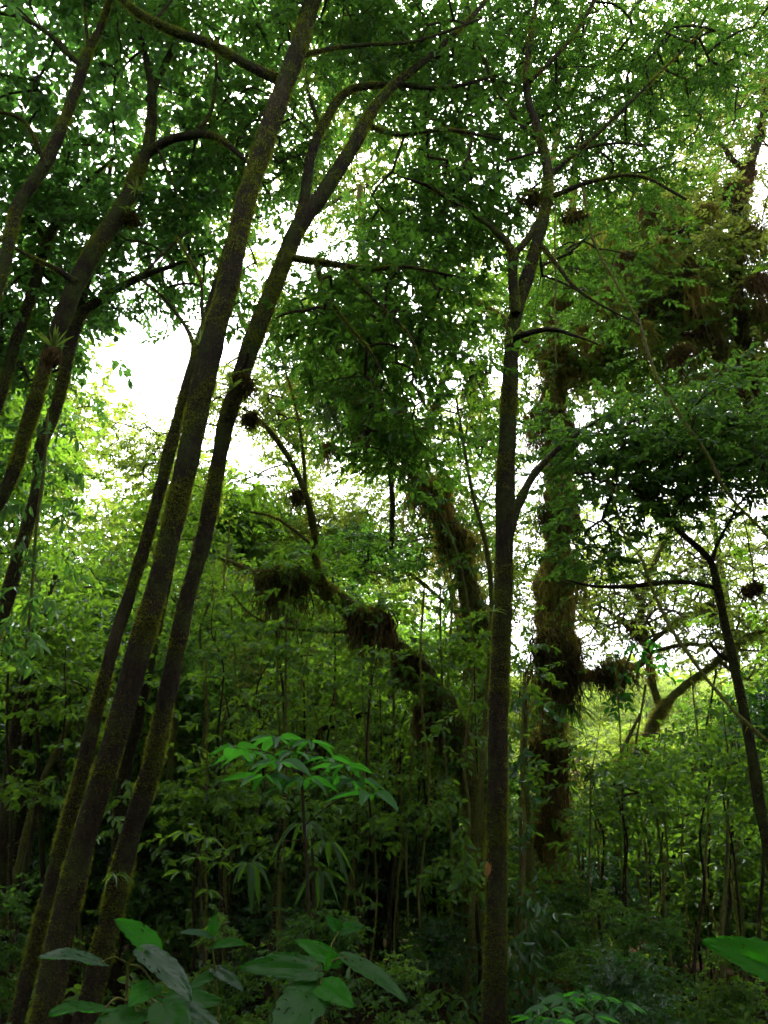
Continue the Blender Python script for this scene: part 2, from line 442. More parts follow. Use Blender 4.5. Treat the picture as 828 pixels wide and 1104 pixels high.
class Tree:
    def __init__(self, name, label, cat='tree', group=None, bark='bark', seed=0):
        self.name, self.label, self.cat, self.group, self.bark = name, label, cat, group, bark
        self.rng = np.random.default_rng(seed + 100)
        self.limbs, self.nodes = [], []
        self.seed = seed
        self.root = None

    def limb(self, rows, k=10, rough=0.12, part='limb', node=True, skip=0.0):
        if self.seed < 9 or self.seed in (12, 13):
            rows = rows.copy(); rows[:, 3] *= {4: 0.72, 12: 0.68, 8: 0.92, 13: 0.74}.get(self.seed, 0.82)
        self.limbs.append((rows, k, rough, part))
        if node: self.nodes.append(rows[int(len(rows) * skip)::3, :3])
        return self

    def finish(self, targets, leaf='leaf_canopy', spr='canopy', per=3, twig=0.0045, crown_name='crown', scale=(0.8, 1.2), pitch=(-0.15, 0.4), spread=0.3,
               moss=0, moss_len=0.022, moss_mat='moss', twig_mat='twig', sag=0.0, roll=0.35, drip=0, drip_len=0.35, drip_mat='brown_fibre', drip_limbs=99):
        rng = self.rng
        base = self.limbs[0][0][0, :3].copy()
        self.root = tag(empty(self.name, base), self.label, self.cat, self.group)
        for rows, k, rough, part in self.limbs:
            mb = MB()
            V, F, D = tube(rows[:, :3], rows[:, 3], k, rough, 3.0 if k > 10 else 5.0, seed=self.seed * 3.1)
            mb.add(V, F, 0, True)
            wood = mb.build(part, M[self.bark], self.root, base)
            mossV = MB()
            if moss:
                ds = np.linalg.norm(np.diff(rows[:, :3], axis=0), axis=1)
                area = float((2 * PI * (rows[:-1, 3] + rows[1:, 3]) / 2 * ds).sum())
                n = int(area * moss * 2.6)
                if n < 4: continue
                Dn = D.reshape(len(rows), k, 3); Vn = V.reshape(len(rows), k, 3)
                w = rows[:, 3] / rows[:, 3].sum()
                ri = rng.choice(len(rows) - 1, n, p=w[:-1] / w[:-1].sum()); ai = rng.integers(0, k, n); a2 = (ai + 1) % k
                u = rng.uniform(0, 1, (n, 1)); s = rng.uniform(0, 1, (n, 1))
                C = (Vn[ri, ai] * (1 - u) + Vn[ri, a2] * u) * (1 - s) + (Vn[ri + 1, ai] * (1 - u) + Vn[ri + 1, a2] * u) * s
                O = Dn[ri, ai] * (1 - u) + Dn[ri, a2] * u
                q = 0.9 * vnoise(C * 3.2 + 40) + 0.5 * vnoise(C * 11 + 3) + 0.35 * vnoise(C * 40 + 8)
                keep = q > np.where(rng.random(n) < 0.3, rng.uniform(-0.9, 0.3, n), rng.uniform(-0.1, 0.4, n))
                C, O, q = C[keep], O[keep], q[keep]; n = len(C)
                ln = moss_len * rng.uniform(0.4, 1.25, (n, 1)) * (0.45 + 0.9 * np.clip(q[:, None] + 0.25, 0, 1.3))
                dr = O + rng.normal(0, 0.55, (n, 3)) + np.array([0, 0, -0.35])
                dr /= np.linalg.norm(dr, axis=1)[:, None]
                sd = np.cross(dr, rng.normal(size=(n, 3))); sd /= np.linalg.norm(sd, axis=1)[:, None]
                w_ = rng.uniform(0.0011, 0.0028, (n, 1)) * (moss_len / 0.03) ** 0.5
                A = C - O * 0.004
                tri = np.stack([A - sd * w_, A + sd * w_, A + dr * (ln + 0.004)], 1).reshape(-1, 3)
                mossV.add(tri, np.arange(3 * n).reshape(-1, 3))
                mossV.build('moss', M[moss_mat], wood, base)
            if False: pass
        if drip:
            for li, (rows, k, rough, part) in enumerate(self.limbs[:drip_limbs]):
                hi = rows[rows[:, 2] > base[2] + 1.2]
                if len(hi) < 4: continue
                ln = np.linalg.norm(np.diff(hi[:, :3], axis=0), axis=1).sum()
                n = int(ln * drip); j = rng.integers(0, len(hi), n)
                dens = 0.5 + 0.5 * vnoise(np.stack([hi[j, 0] * 3.5, hi[j, 1] * 3.5, hi[j, 2] * 3.5], 1) + 5)
                kp = dens > rng.uniform(0, 0.9, n); j = j[kp]; dens = dens[kp]; n = len(j)
                if n < 3: continue
                a = rng.uniform(0, 2 * PI, n)
                P0 = hi[j, :3] + np.stack([np.cos(a), np.sin(a), np.sin(a * 2) * 0.6], 1) * hi[j, 3:4] * 0.95
                mb = MB(); strands(mb, P0, rng, drip_len * (0.35 + dens[:, None] * 1.0), 0.006, 0, 5, 0.025); mb.build('hanging_moss', M[drip_mat], self.root, base)
        if targets is not None and len(targets):
            nodes = np.concatenate(self.nodes)
            PT, RR, dirs = grow(rng, nodes, twig, targets, sag)
            cr = MB(); v, f = multi_tube(PT, RR, 5); cr.add(v, f, 1, True)
            L = np.repeat(targets, per, axis=0)
            yaw0 = np.repeat(np.arctan2(dirs[:, 1], dirs[:, 0]), per)
            first = (np.arange(len(L)) % per) == 0
            yaw = yaw0 + np.where(first, rng.normal(0, 0.3, len(L)), rng.uniform(-PI, PI, len(L)))
            off = rng.normal(0, spread, L.shape) * np.array([1, 1, 0.6])
            off[first] = 0
            put_sprays(cr, SPR[spr], L + off, yaw, rng, scale, pitch, roll)
            cr.build(crown_name, [M[leaf], M[twig_mat]], self.root, base)
        return self


def copy_tree(o, parent=None):
    c = o.copy(); COL.objects.link(c); c.parent = parent
    for ch in list(o.children): copy_tree(ch, c)
    return c


# ================================================================== the front trees, traced limb by limb
def clouds(seed, lst):
    r = np.random.default_rng(seed)
    return np.concatenate([cloud_px(r, *c) for c in lst])


# ---- 1 the thick leaning trunk
t = Tree('leaning_tree', 'thickest of the three mossy leaning trunks, between the two thinner ones', seed=1)
tr = to_ground(px_limb([(28, 1180, 42), (49, 1093, 38), (71, 986, 33), (90, 906, 32), (115, 826, 32), (131, 772, 31), (152, 693, 30), (168, 640, 28), (186, 568, 28), (208, 468, 29), (229, 368, 29), (248, 300, 26), (263, 225, 25), (286, 150, 25), (322, 50, 23), (336, 0, 22), (352, -60, 20), (375, -180, 16), (385, -300, 11)], 4.8, 5.4, 0.035))
t.limb(tr, 28, 0.11, 'trunk', skip=0.55)
t.limb(px_limb([(298, 85, 15), (262, 68, 13), (228, 48, 13), (190, 35, 12), (150, 15, 11), (120, -10, 9), (60, -40, 6)], 5.25, 5.0), 10)
t.limb(px_limb([(318, 62, 8), (360, 52, 6), (400, 48, 5), (450, 44, 4), (520, 20, 3)], 5.3, 5.6), 7)
t.limb(px_limb([(352, -60, 12), (400, -120, 9), (470, -160, 7), (560, -190, 4)], 5.4, 5.8), 8)
t.limb(px_limb([(345, -40, 12), (300, -110, 9), (230, -170, 7), (150, -220, 4)], 5.4, 4.6), 8)
t.limb(px_limb([(225, 365, 6), (218, 335, 5), (215, 300, 4), (190, 255, 3)], 5.15, 5.5), 7)
t.finish(clouds(1, [(300, -60, 5.2, 230, 90, 1.4, 100), (180, 10, 5.6, 130, 60, 1.2, 50), (420, 15, 6.0, 90, 60, 1.0, 90), (290, 150, 6.6, 70, 70, 0.9, 80), (330, -250, 4.2, 330, 150, 2.0, 110)]),
         moss=14000, moss_len=0.02, per=3, leaf='leaf_canopy', spr='canopy')

# ---- 2 thinner trunk left of it
t = Tree('leaning_tree', 'slimmest of the three mossy leaning trunks, just left of the thickest one', seed=2)
t.limb(to_ground(px_limb([(0, 1160, 22), (20, 1093, 20), (46, 986, 18), (68, 906, 18), (90, 826, 18), (103, 772, 18), (123, 693, 17), (140, 640, 16), (162, 568, 16), (188, 468, 15), (207, 400, 14), (222, 350, 14), (240, 290, 13), (258, 230, 12), (285, 160, 10), (330, 40, 8), (350, -100, 6)], 5.5, 6.3, 0.04)), 22, 0.12, 'trunk', skip=0.6)
t.limb(px_limb([(214, 385, 7), (200, 352, 5), (175, 320, 4), (150, 300, 3)], 5.95, 6.4), 7)
t.finish(clouds(2, [(190, 230, 7.0, 100, 90, 1.1, 34), (200, 290, 7.3, 100, 40, 0.9, 34), (290, 30, 6.6, 90, 60, 0.8, 60)]), moss=14000, moss_len=0.02, leaf='leaf_left', spr='canopy')

# ---- 3 right one of the trio, forked high up
t = Tree('leaning_tree', 'mossy leaning trunk forking in a Y high up, right of the thickest trunk', seed=3)
t.limb(to_ground(px_limb([(88, 1110, 31), (111, 1026, 29), (120, 986, 28), (139, 906, 26), (164, 826, 25), (175, 772, 24), (192, 693, 22), (203, 640, 21), (223, 568, 21), (241, 468, 20), (255, 420, 21), (272, 368, 23), (299, 300, 23), (319, 250, 23), (345, 213, 20), (370, 175, 18), (385, 150, 17), (400, 122, 15), (425, 92, 11), (470, 55, 8), (520, 5, 6), (560, -60, 4)], 5.0, 5.9, 0.035)), 26, 0.12, 'trunk', skip=0.5)
t.limb(px_limb([(319, 256, 17), (328, 215, 15), (335, 170, 13), (352, 128, 12), (378, 97, 10), (430, 92, 7), (480, 95, 5), (540, 80, 3)], 5.62, 6.0), 12)
t.limb(px_limb([(345, 140, 6), (333, 100, 5), (325, 60, 4), (310, 20, 3)], 5.8, 6.0), 7)
t.limb(px_limb([(316, 278, 10), (360, 285, 9), (400, 290, 7), (440, 288, 5), (500, 300, 3)], 5.55, 5.3), 9)
t.limb(px_limb([(341, 284, 6), (350, 315, 5), (375, 350, 4), (400, 380, 3), (420, 420, 2)], 5.5, 5.3), 7)
t.limb(px_limb([(368, 287, 5), (400, 320, 4), (440, 360, 3), (455, 400, 2)], 5.45, 5.2), 7)
t.limb(px_limb([(395, 135, 8), (430, 145, 6), (480, 140, 5), (540, 150, 3)], 5.8, 5.6), 8)
t.limb(px_limb([(255, 425, 9), (262, 402, 7), (268, 380, 4)], 5.35, 5.2), 8)
t.finish(clouds(3, [(420, 350, 6.0, 95, 100, 0.8, 110), (470, 240, 6.3, 80, 75, 0.8, 90), (395, 60, 6.7, 110, 60, 0.9, 90), (490, 130, 6.5, 80, 70, 0.9, 80), (425, 470, 6.1, 55, 40, 0.5, 30), (330, 330, 6.3, 40, 40, 0.5, 22)]),
         moss=14000, moss_len=0.02, leaf='leaf_dark', spr='canopy', spread=0.3)

# ---- 4 left tree that branches in the upper left
t = Tree('forked_tree', 'dark mossy trunk with a bromeliad rosette on it, its long arched limb reaching right', seed=4)
t.limb(to_ground(px_limb([(-90, 720, 30), (-50, 620, 27), (9, 521, 20), (30, 457, 20), (52, 386, 20), (72, 331, 25), (83, 305, 26), (102, 270, 25), (134, 220, 23), (148, 185, 20), (160, 157, 17), (164, 110, 13), (160, 75, 11), (152, 40, 8), (148, 0, 6), (150, -60, 4)], 5.5, 5.9, 0.04)), 22, 0.14, 'trunk', skip=0.4)
t.limb(px_limb([(160, 108, 11), (180, 65, 9), (190, 40, 7), (200, 0, 5)], 5.85, 5.9), 8)
t.limb(px_limb([(152, 170, 16), (180, 152, 14), (205, 146, 13), (228, 146, 12), (248, 158, 9), (270, 178, 6)], 5.8, 5.5), 12)
t.limb(px_limb([(212, 145, 7), (228, 118, 6), (233, 80, 4), (233, 40, 3)], 5.7, 5.8), 7)
t.limb(px_limb([(170, 160, 4), (185, 195, 3), (200, 230, 2)], 5.75, 5.7), 6)
t.limb(px_limb([(82, 305, 12), (60, 290, 8), (20, 270, 5), (-30, 240, 3)], 5.65, 5.4), 8)
t.finish(clouds(4, [(150, 60, 6.5, 90, 80, 0.9, 65), (220, 140, 6.5, 55, 60, 0.7, 36), (80, 190, 7.1, 70, 70, 0.8, 40), (100, -80, 5.7, 150, 80, 1.2, 80), (-150, 150, 6.0, 130, 150, 1.2, 60), (185, 220, 6.9, 50, 45, 0.5, 40)]),
         moss=13000, moss_len=0.02, leaf='leaf_left', spr='broad')

t = Tree('slender_tree', 'dark trunk crossing behind the one with the bromeliad, partly hidden by drooping leaves', seed=5)
t.limb(to_ground(px_limb([(-40, 760, 20), (0, 670, 19), (20, 600, 18), (39, 533, 16), (44, 483, 16), (59, 445, 15), (69, 407, 15), (84, 345, 15), (110, 322, 12), (150, 300, 8), (190, 285, 5), (230, 270, 3)], 6.3, 7.0, 0.05)), 18, 0.13, 'trunk', skip=0.6)
t.limb(px_limb([(75, 365, 14), (95, 300, 10), (112, 240, 8), (120, 170, 5)], 6.8, 7.2), 9)
t.finish(clouds(5, [(150, 260, 7.0, 130, 70, 1.1, 32), (100, 320, 7.0, 70, 28, 0.7, 22), (20, 390, 7.2, 42, 40, 0.6, 26), (120, 200, 7.4, 90, 60, 0.8, 36)]), moss=12000, moss_len=0.02, leaf='leaf_left', spr='canopy')

t = Tree('leaning_tree', 'curved mossy trunk in the top left corner with bare twiggy branches at its tip', seed=6)
t.limb(to_ground(px_limb([(-90, 560, 20), (-60, 470, 19), (0, 300, 16), (12, 250, 15), (20, 220, 16), (42, 188, 17), (57, 160, 14), (66, 138, 13), (83, 94, 13), (95, 55, 11), (108, 30, 9), (125, -20, 7), (150, -90, 4)], 5.0, 5.3, 0.045)), 18, 0.15, 'trunk', skip=0.5)
t.limb(px_limb([(88, 72, 8), (70, 55, 7), (50, 35, 6), (20, 18, 5), (-20, 12, 4)], 5.2, 5.0), 8)
t.limb(px_limb([(78, 62, 5), (60, 40, 4), (40, 28, 3), (10, 0, 2)], 5.2, 5.4), 6)
t.limb(px_limb([(95, 50, 5), (92, 20, 4), (90, -20, 3)], 5.2, 5.3), 6)
t.limb(px_limb([(50, 180, 6), (25, 130, 5), (-20, 118, 4)], 5.15, 4.9), 7)
t.finish(clouds(6, [(20, 130, 6.0, 70, 80, 0.8, 45), (110, 10, 6.0, 80, 50, 0.8, 40), (-80, 40, 5.0, 130, 130, 1.1, 50), (30, -90, 4.8, 170, 90, 1.2, 60), (10, 40, 6.6, 60, 50, 0.6, 22)]), moss=12000, moss_len=0.02, leaf='leaf_left', spr='broad')

t = Tree('slender_tree', 'thin dark trunk with a small high fork at the left edge of the photo', seed=7)
t.limb(to_ground(px_limb([(-60, 640, 16), (-30, 520, 15), (0, 430, 14), (18, 365, 14), (35, 315, 14), (50, 262, 13), (62, 238, 10), (80, 208, 7), (100, 190, 5), (130, 165, 3)], 6.5, 6.9, 0.05)), 14, 0.12, 'trunk', skip=0.6)
t.limb(px_limb([(50, 260, 7), (35, 238, 5), (20, 222, 3), (0, 190, 2)], 6.8, 6.9), 7)
t.finish(clouds(7, [(50, 240, 7.0, 80, 60, 0.7, 55), (20, 340, 7.2, 50, 60, 0.7, 40), (60, 330, 7.8, 50, 40, 0.6, 34)]), moss=5000, leaf='leaf_left', spr='broad')

# ---- 7 central straight trunk
t = Tree('straight_tree', 'straight upright dark trunk right of centre, forking into fine branches near the top', seed=8)
t.limb(to_ground(px_limb([(532, 1180, 30), (533, 1104, 28), (535, 993, 25), (536, 860, 24), (538, 753, 23), (543, 620, 21), (545, 518, 21), (549, 430, 19), (552, 368, 17), (557, 335, 16), (568, 300, 16), (578, 265, 14), (586, 235, 13), (591, 200, 12), (588, 170, 11), (578, 135, 10), (570, 110, 9), (567, 80, 8), (572, 40, 7), (578, 0, 5), (585, -70, 4), (600, -150, 3)], 5.8, 6.0, 0.035)), 24, 0.10, 'trunk', skip=0.62)
t.limb(px_limb([(556, 338, 13), (553, 300, 11), (552, 272, 10), (540, 255, 8), (520, 238, 6), (490, 218, 5), (460, 200, 4), (430, 190, 2)], 5.85, 5.5), 9)
t.limb(px_limb([(553, 274, 9), (566, 262, 8), (580, 240, 8)], 5.85, 5.93), 8)
t.limb(px_limb([(592, 190, 8), (612, 172, 6), (640, 148, 5), (680, 110, 4), (720, 70, 3), (760, 30, 2)], 5.95, 5.6), 8)
t.limb(px_limb([(594, 212, 7), (640, 195, 5), (690, 190, 4), (740, 215, 3)], 5.95, 5.7), 7)
t.limb(px_limb([(568, 90, 7), (600, 60, 5), (630, 20, 4), (660, -40, 3)], 5.95, 5.7), 7)
t.limb(px_limb([(585, 155, 6), (550, 120, 5), (520, 60, 4), (500, -10, 3)], 5.95, 6.2), 7)
t.limb(px_limb([(552, 364, 9), (590, 355, 6), (620, 362, 4), (652, 374, 2)], 5.85, 5.6), 7)
t.limb(px_limb([(546, 592, 11), (555, 556, 10), (566, 528, 9), (580, 506, 8), (600, 486, 7), (622, 468, 5), (650, 450, 3)], 5.85, 6.3), 10, 0.3)
t.limb(px_limb([(582, 262, 6), (600, 285, 5), (620, 310, 4), (650, 330, 3), (690, 350, 2)], 5.9, 5.5), 6)
t.finish(clouds(8, [(570, 80, 6.9, 130, 100, 1.2, 160), (660, 90, 6.7, 120, 100, 1.2, 160), (650, 190, 6.8, 90, 45, 0.8, 60), (500, 230, 6.7, 70, 50, 0.8, 60), (640, 300, 6.6, 80, 60, 0.7, 30), (620, -90, 5.9, 260, 100, 1.6, 140), (560, 30, 7.3, 110, 60, 0.8, 80), (770, 60, 6.5, 80, 90, 1.0, 110), (470, 40, 7.3, 80, 70, 0.9, 70)]),
         moss=12000, moss_len=0.02, leaf='leaf_dark', spr='fine', per=4, spread=0.32)

# ---- 8 big mossy trunk
t = Tree('mossy_tree', 'massive trunk wrapped in golden moss and hanging epiphytes, just right of the straight trunk', bark='bark_gold', seed=9)
t.limb(to_ground(px_limb([(598, 1180, 44), (598, 1090, 38), (597, 1046, 33), (596, 940, 31), (594, 846, 32), (597, 753, 34), (600, 673, 36), (602, 600, 32), (603, 540, 30), (600, 480, 28), (598, 420, 26), (600, 360, 20), (608, 300, 15), (615, 240, 10), (620, 170, 7)], 9.5, 9.9, 0.06), 1.5), 26, 0.5, 'trunk', skip=0.5)
t.limb(px_limb([(610, 738, 16), (628, 728, 13), (645, 731, 11), (668, 717, 9), (684, 719, 7), (702, 706, 4)], 9.4, 9.0), 12, 0.35)
t.limb(px_limb([(602, 420, 16), (640, 380, 12), (690, 340, 9), (740, 320, 6), (790, 330, 4)], 9.8, 9.4), 10, 0.35)
t.limb(px_limb([(600, 400, 14), (560, 360, 11), (520, 330, 8), (480, 320, 5)], 9.8, 10.2), 10, 0.35)
t.limb(px_limb([(605, 300, 9), (650, 260, 7), (700, 240, 5), (750, 230, 3)], 9.9, 9.6), 8, 0.3)
t.finish(clouds(9, [(650, 300, 10.0, 90, 70, 1.4, 170), (720, 330, 9.8, 90, 70, 1.4, 170), (560, 330, 10.4, 80, 60, 1.2, 110), (700, 390, 9.6, 80, 50, 1.0, 110), (700, 240, 10.0, 100, 60, 1.2, 120), (620, 390, 9.6, 60, 40, 0.8, 60)]),
         moss=2600, moss_len=0.07, moss_mat='gold_moss', leaf='leaf_mid', spr='canopy', per=3, spread=0.3, drip=200, drip_len=0.4, drip_mat='gold_moss')

# ---- 9 crooked mossy tree leaning left
t = Tree('crooked_tree', 'crooked trunk behind the straight one, bent left and thick with ragged moss', bark='bark_green', seed=10)
t.limb(to_ground(px_limb([(522, 1150, 22), (520, 1050, 20), (516, 900, 20), (515, 750, 22), (510, 660, 22), (495, 600, 23), (475, 555, 23), (452, 515, 20), (428, 480, 16), (410, 440, 13), (400, 380, 11), (395, 320, 9), (390, 260, 8), (388, 200, 6)], 10.2, 9.6, 0.06)), 22, 0.34, 'trunk', skip=0.5)
t.limb(px_limb([(440, 500, 12), (470, 440, 9), (480, 400, 7), (500, 360, 4)], 9.8, 10.1), 8, 0.3)
t.limb(px_limb([(405, 410, 12), (370, 380, 9), (340, 370, 6), (310, 350, 4)], 9.7, 9.4), 8, 0.3)
t.finish(clouds(10, [(390, 380, 9.6, 60, 90, 1.0, 120), (350, 400, 9.8, 50, 50, 0.7, 60), (400, 280, 10.0, 60, 60, 1.0, 70), (480, 380, 10.2, 50, 50, 0.8, 40), (400, 600, 9.6, 60, 30, 0.6, 50), (520, 480, 10.4, 40, 60, 0.8, 40), (470, 560, 9.4, 40, 45, 0.5, 16), (500, 640, 9.6, 30, 50, 0.5, 12), (445, 490, 9.5, 30, 30, 0.5, 30)]),
         moss=2600, moss_len=0.10, moss_mat='olive_moss', leaf='leaf_dark', spr='canopy', spread=0.3, drip=70, drip_len=0.4, drip_mat='olive_moss')

# ---- 10 fallen limb with hanging moss
t = Tree('fallen_trunk', 'broken trunk arching down to the left, draped in hanging brown moss, under the open gap', 'fallen tree', bark='bark_green', seed=11)
t.limb(to_ground(px_limb([(515, 1120, 20), (514, 1000, 20), (510, 870, 20), (500, 815, 20), (485, 770, 21), (465, 735, 19), (435, 705, 18), (405, 680, 16), (375, 655, 14), (345, 630, 11), (310, 622, 9), (272, 616, 6), (250, 606, 4), (232, 600, 2)], 8.6, 7.8, 0.05)), 18, 0.55, 'trunk')
t.limb(px_limb([(382, 672, 10), (360, 645, 8), (342, 612, 8), (338, 570, 8), (330, 535, 7), (315, 500, 6), (295, 470, 6), (278, 452, 5), (262, 440, 4)], 8.0, 7.2), 8, 0.2, 'branch')
t.limb(px_limb([(329, 528, 5), (327, 490, 4), (319, 440, 3), (303, 385, 2), (290, 350, 1)], 7.6, 7.4), 6, 0.1, 'branch')
t.limb(px_limb([(340, 590, 4), (300, 560, 3), (270, 552, 2)], 7.8, 7.6), 6, 0.1, 'branch')
t.limb(px_limb([(385, 682, 4), (340, 680, 3), (300, 676, 3), (270, 662, 2), (250, 640, 2)], 8.0, 7.8), 6, 0.1, 'branch')
t.finish(clouds(11, [(310, 612, 7.8, 45, 16, 0.4, 22), (400, 660, 8.0, 40, 25, 0.4, 18), (460, 725, 8.1, 35, 30, 0.4, 22), (490, 800, 8.2, 25, 30, 0.4, 14), (270, 520, 7.8, 25, 30, 0.4, 6)]), moss=2200, moss_len=0.09, moss_mat='olive_moss', leaf='leaf_mid', spr='canopy', per=3, drip=80, drip_len=0.42, drip_mat='olive_moss', drip_limbs=1)

# ---- 11 right tree with flat dark crown
t = Tree('spreading_tree', 'leaning tree at the right edge with a low spreading crown of small dark leaves', seed=12)
t.limb(to_ground(px_limb([(850, 1020, 19), (836, 950, 18), (820, 874, 17), (808, 797, 16), (792, 721, 14), (781, 671, 14), (772, 625, 12), (766, 605, 10), (752, 590, 9), (735, 575, 9), (715, 550, 7), (690, 530, 6), (655, 520, 4), (620, 510, 3)], 6.5, 6.3, 0.04)), 18, 0.18, 'trunk', skip=0.5)
t.limb(px_limb([(724, 560, 8), (735, 540, 6), (760, 525, 5), (800, 500, 4), (840, 480, 3)], 6.35, 6.1), 7)
t.limb(px_limb([(766, 612, 7), (772, 590, 6), (785, 565, 4), (800, 540, 3), (830, 520, 2)], 6.4, 6.6), 7)
t.limb(px_limb([(773, 634, 9), (745, 628, 8), (715, 628, 8), (680, 632, 7), (640, 632, 5), (610, 625, 3)], 6.4, 6.0), 8)
t.limb(px_limb([(700, 540, 5), (688, 500, 4), (683, 460, 3)], 6.3, 6.2), 6)
t.limb(px_limb([(738, 545, 4), (730, 500, 3), (735, 450, 2)], 6.3, 6.3), 6)
t.limb(px_limb([(790, 712, 9), (775, 705, 7), (765, 692, 5)], 6.45, 6.4), 7)
t.finish(clouds(12, [(690, 465, 6.5, 90, 50, 0.9, 70), (770, 460, 6.4, 85, 60, 1.0, 75), (650, 500, 6.6, 60, 60, 0.8, 55), (640, 585, 6.7, 45, 30, 0.6, 22), (725, 520, 6.5, 70, 40, 0.7, 40), (800, 520, 6.4, 50, 40, 0.6, 25), (920, 480, 6.2, 110, 90, 1.0, 90)]),
         moss=3500, leaf='leaf_canopy', spr='dense', per=3, spread=0.26)

# ---- 12 far mossy tree with sparse umbrella crown
t = Tree('umbrella_tree', 'pale mossy leaning trunk with a wide thin umbrella of fine branches against the white sky', bark='bark_green', seed=13)
t.limb(to_ground(px_limb([(590, 1000, 17), (620, 935, 17), (642, 900, 17), (665, 860, 16), (680, 830, 15), (700, 790, 15), (715, 762, 14), (740, 738, 11), (770, 716, 9), (800, 690, 7), (828, 676, 6), (880, 640, 4)], 13.0, 14.0, 0.09)), 16, 0.3, 'trunk', skip=0.6)
t.limb(px_limb([(712, 765, 11), (703, 735, 10), (698, 700, 10), (691, 660, 9), (700, 620, 7), (720, 575, 7), (740, 520, 4)], 13.7, 14.2), 10, 0.3)
t.limb(px_limb([(698, 700, 7), (670, 670, 5), (640, 650, 4), (600, 640, 2)], 13.8, 14), 7, 0.25)
t.limb(px_limb([(698, 695, 7), (740, 665, 5), (780, 655, 4), (830, 650, 2)], 13.8, 14.4), 7, 0.25)
t.limb(px_limb([(696, 705, 6), (740, 695, 5), (790, 700, 4), (828, 702, 2)], 13.8, 14.4), 7, 0.25)
t.limb(px_limb([(692, 660, 6), (730, 620, 4), (780, 600, 3), (830, 590, 2)], 13.9, 14.6), 7, 0.25)
t.limb(px_limb([(692, 650, 6), (660, 610, 4), (630, 590, 3)], 13.9, 14.0), 7, 0.25)
t.limb(px_limb([(775, 712, 6), (800, 730, 4), (840, 740, 3)], 13.8, 14.2), 7, 0.25)
t.finish(clouds(13, [(720, 640, 14.2, 120, 55, 2.2, 300), (790, 690, 14.2, 70, 50, 1.2, 110), (640, 660, 14.0, 70, 60, 1.4, 130), (780, 600, 14.6, 90, 50, 1.5, 80), (690, 580, 14.5, 100, 45, 1.5, 80)]),
         moss=2600, moss_len=0.10, moss_mat='olive_moss', leaf='leaf_pale', spr='canopy', per=2, spread=0.4, twig=0.009, twig_mat='pale_twig', drip=110, drip_len=0.3, drip_mat='olive_moss')

# ---- 13 upper right tree hung with brown moss
t = Tree('moss_hung_tree', 'tall dark tree in the upper right hung with shaggy brown moss and dead fronds', bark='bark', seed=14)
t.limb(to_ground(px_limb([(960, 1100, 30), (900, 900, 28), (870, 700, 26), (845, 540, 22), (815, 430, 18), (798, 360, 15), (793, 300, 14), (797, 240, 14), (805, 190, 12), (820, 140, 9), (830, 60, 6)], 9.0, 9.2, 0.06)), 16, 0.3, 'trunk', skip=0.4)
t.limb(px_limb([(822, 450, 12), (800, 418, 11), (778, 385, 10), (758, 350, 8), (740, 330, 5)], 9.05, 8.8), 9, 0.3)
t.limb(px_limb([(796, 265, 10), (770, 255, 8), (745, 248, 5), (720, 250, 3)], 9.15, 8.9), 8, 0.35)
t.limb(px_limb([(806, 185, 8), (790, 172, 6), (775, 150, 4)], 9.2, 9.0), 8, 0.3)
t.limb(px_limb([(797, 310, 8), (820, 290, 7), (850, 280, 6)], 9.2, 9.0), 8, 0.35)
t.limb(px_limb([(800, 385, 8), (770, 365, 6), (735, 360, 4)], 9.1, 8.8), 8, 0.35)
t.finish(clouds(14, [(790, 130, 9.2, 60, 80, 1.2, 70), (790, 300, 9.2, 70, 90, 1.0, 80), (800, 420, 9.0, 60, 50, 0.9, 50), (740, 300, 9.0, 60, 60, 0.9, 60), (880, 300, 8.8, 100, 160, 1.3, 80), (770, 60, 9.0, 80, 80, 1.4, 90), (720, 230, 9.4, 70, 50, 1.0, 70), (770, 450, 9.4, 70, 50, 0.9, 70)]),
         moss=2600, moss_len=0.08, moss_mat='brown_fibre', leaf='leaf_olive', spr='canopy', per=3, spread=0.3, drip=70, drip_len=0.45)

# ---- tall trees behind the front rows; their stems hide behind the nearer trunks
t = Tree('canopy_tree', 'tall tree with a pale yellowish crown showing between the thickest and the forked leaning trunk', bark='bark_green', seed=15)
t.limb(to_ground(px_limb([(116, 1000, 13), (139, 906, 13), (164, 826, 13), (203, 640, 12), (241, 468, 11), (272, 368, 10), (312, 260, 9), (345, 170, 7), (360, 90, 5), (370, 0, 4)], 12.0, 12.6, 0.1)), 12, 0.2, 'trunk', skip=0.6)
t.limb(px_limb([(272, 368, 7), (250, 320, 5), (230, 270, 4), (220, 220, 3)], 12.3, 12.6), 7, 0.2)
t.limb(px_limb([(312, 260, 7), (340, 230, 5), (390, 200, 3)], 12.4, 12.2), 7, 0.2)
t.finish(clouds(15, [(350, 180, 12.5, 60, 80, 1.4, 150), (240, 230, 12.6, 50, 70, 1.2, 110), (350, 60, 12.6, 90, 80, 1.6, 150), (300, 330, 12.4, 50, 40, 0.9, 50), (430, 160, 12.6, 70, 90, 1.4, 120), (210, 110, 13, 80, 90, 1.5, 130), (320, 395, 12.4, 40, 50, 0.8, 60), (300, 450, 12.4, 40, 40, 0.8, 45), (250, 420, 12.4, 30, 50, 0.8, 40), (150, 485, 12.6, 50, 36, 0.8, 60), (185, 520, 12.6, 40, 36, 0.8, 40), (340, 470, 12.4, 40, 40, 0.8, 36)]),
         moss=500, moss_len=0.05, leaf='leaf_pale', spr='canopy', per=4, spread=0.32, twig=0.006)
t = Tree('canopy_tree', 'tall tree with a brownish yellow crown behind the high fork of the straight trunk', bark='bark_gold', seed=16)
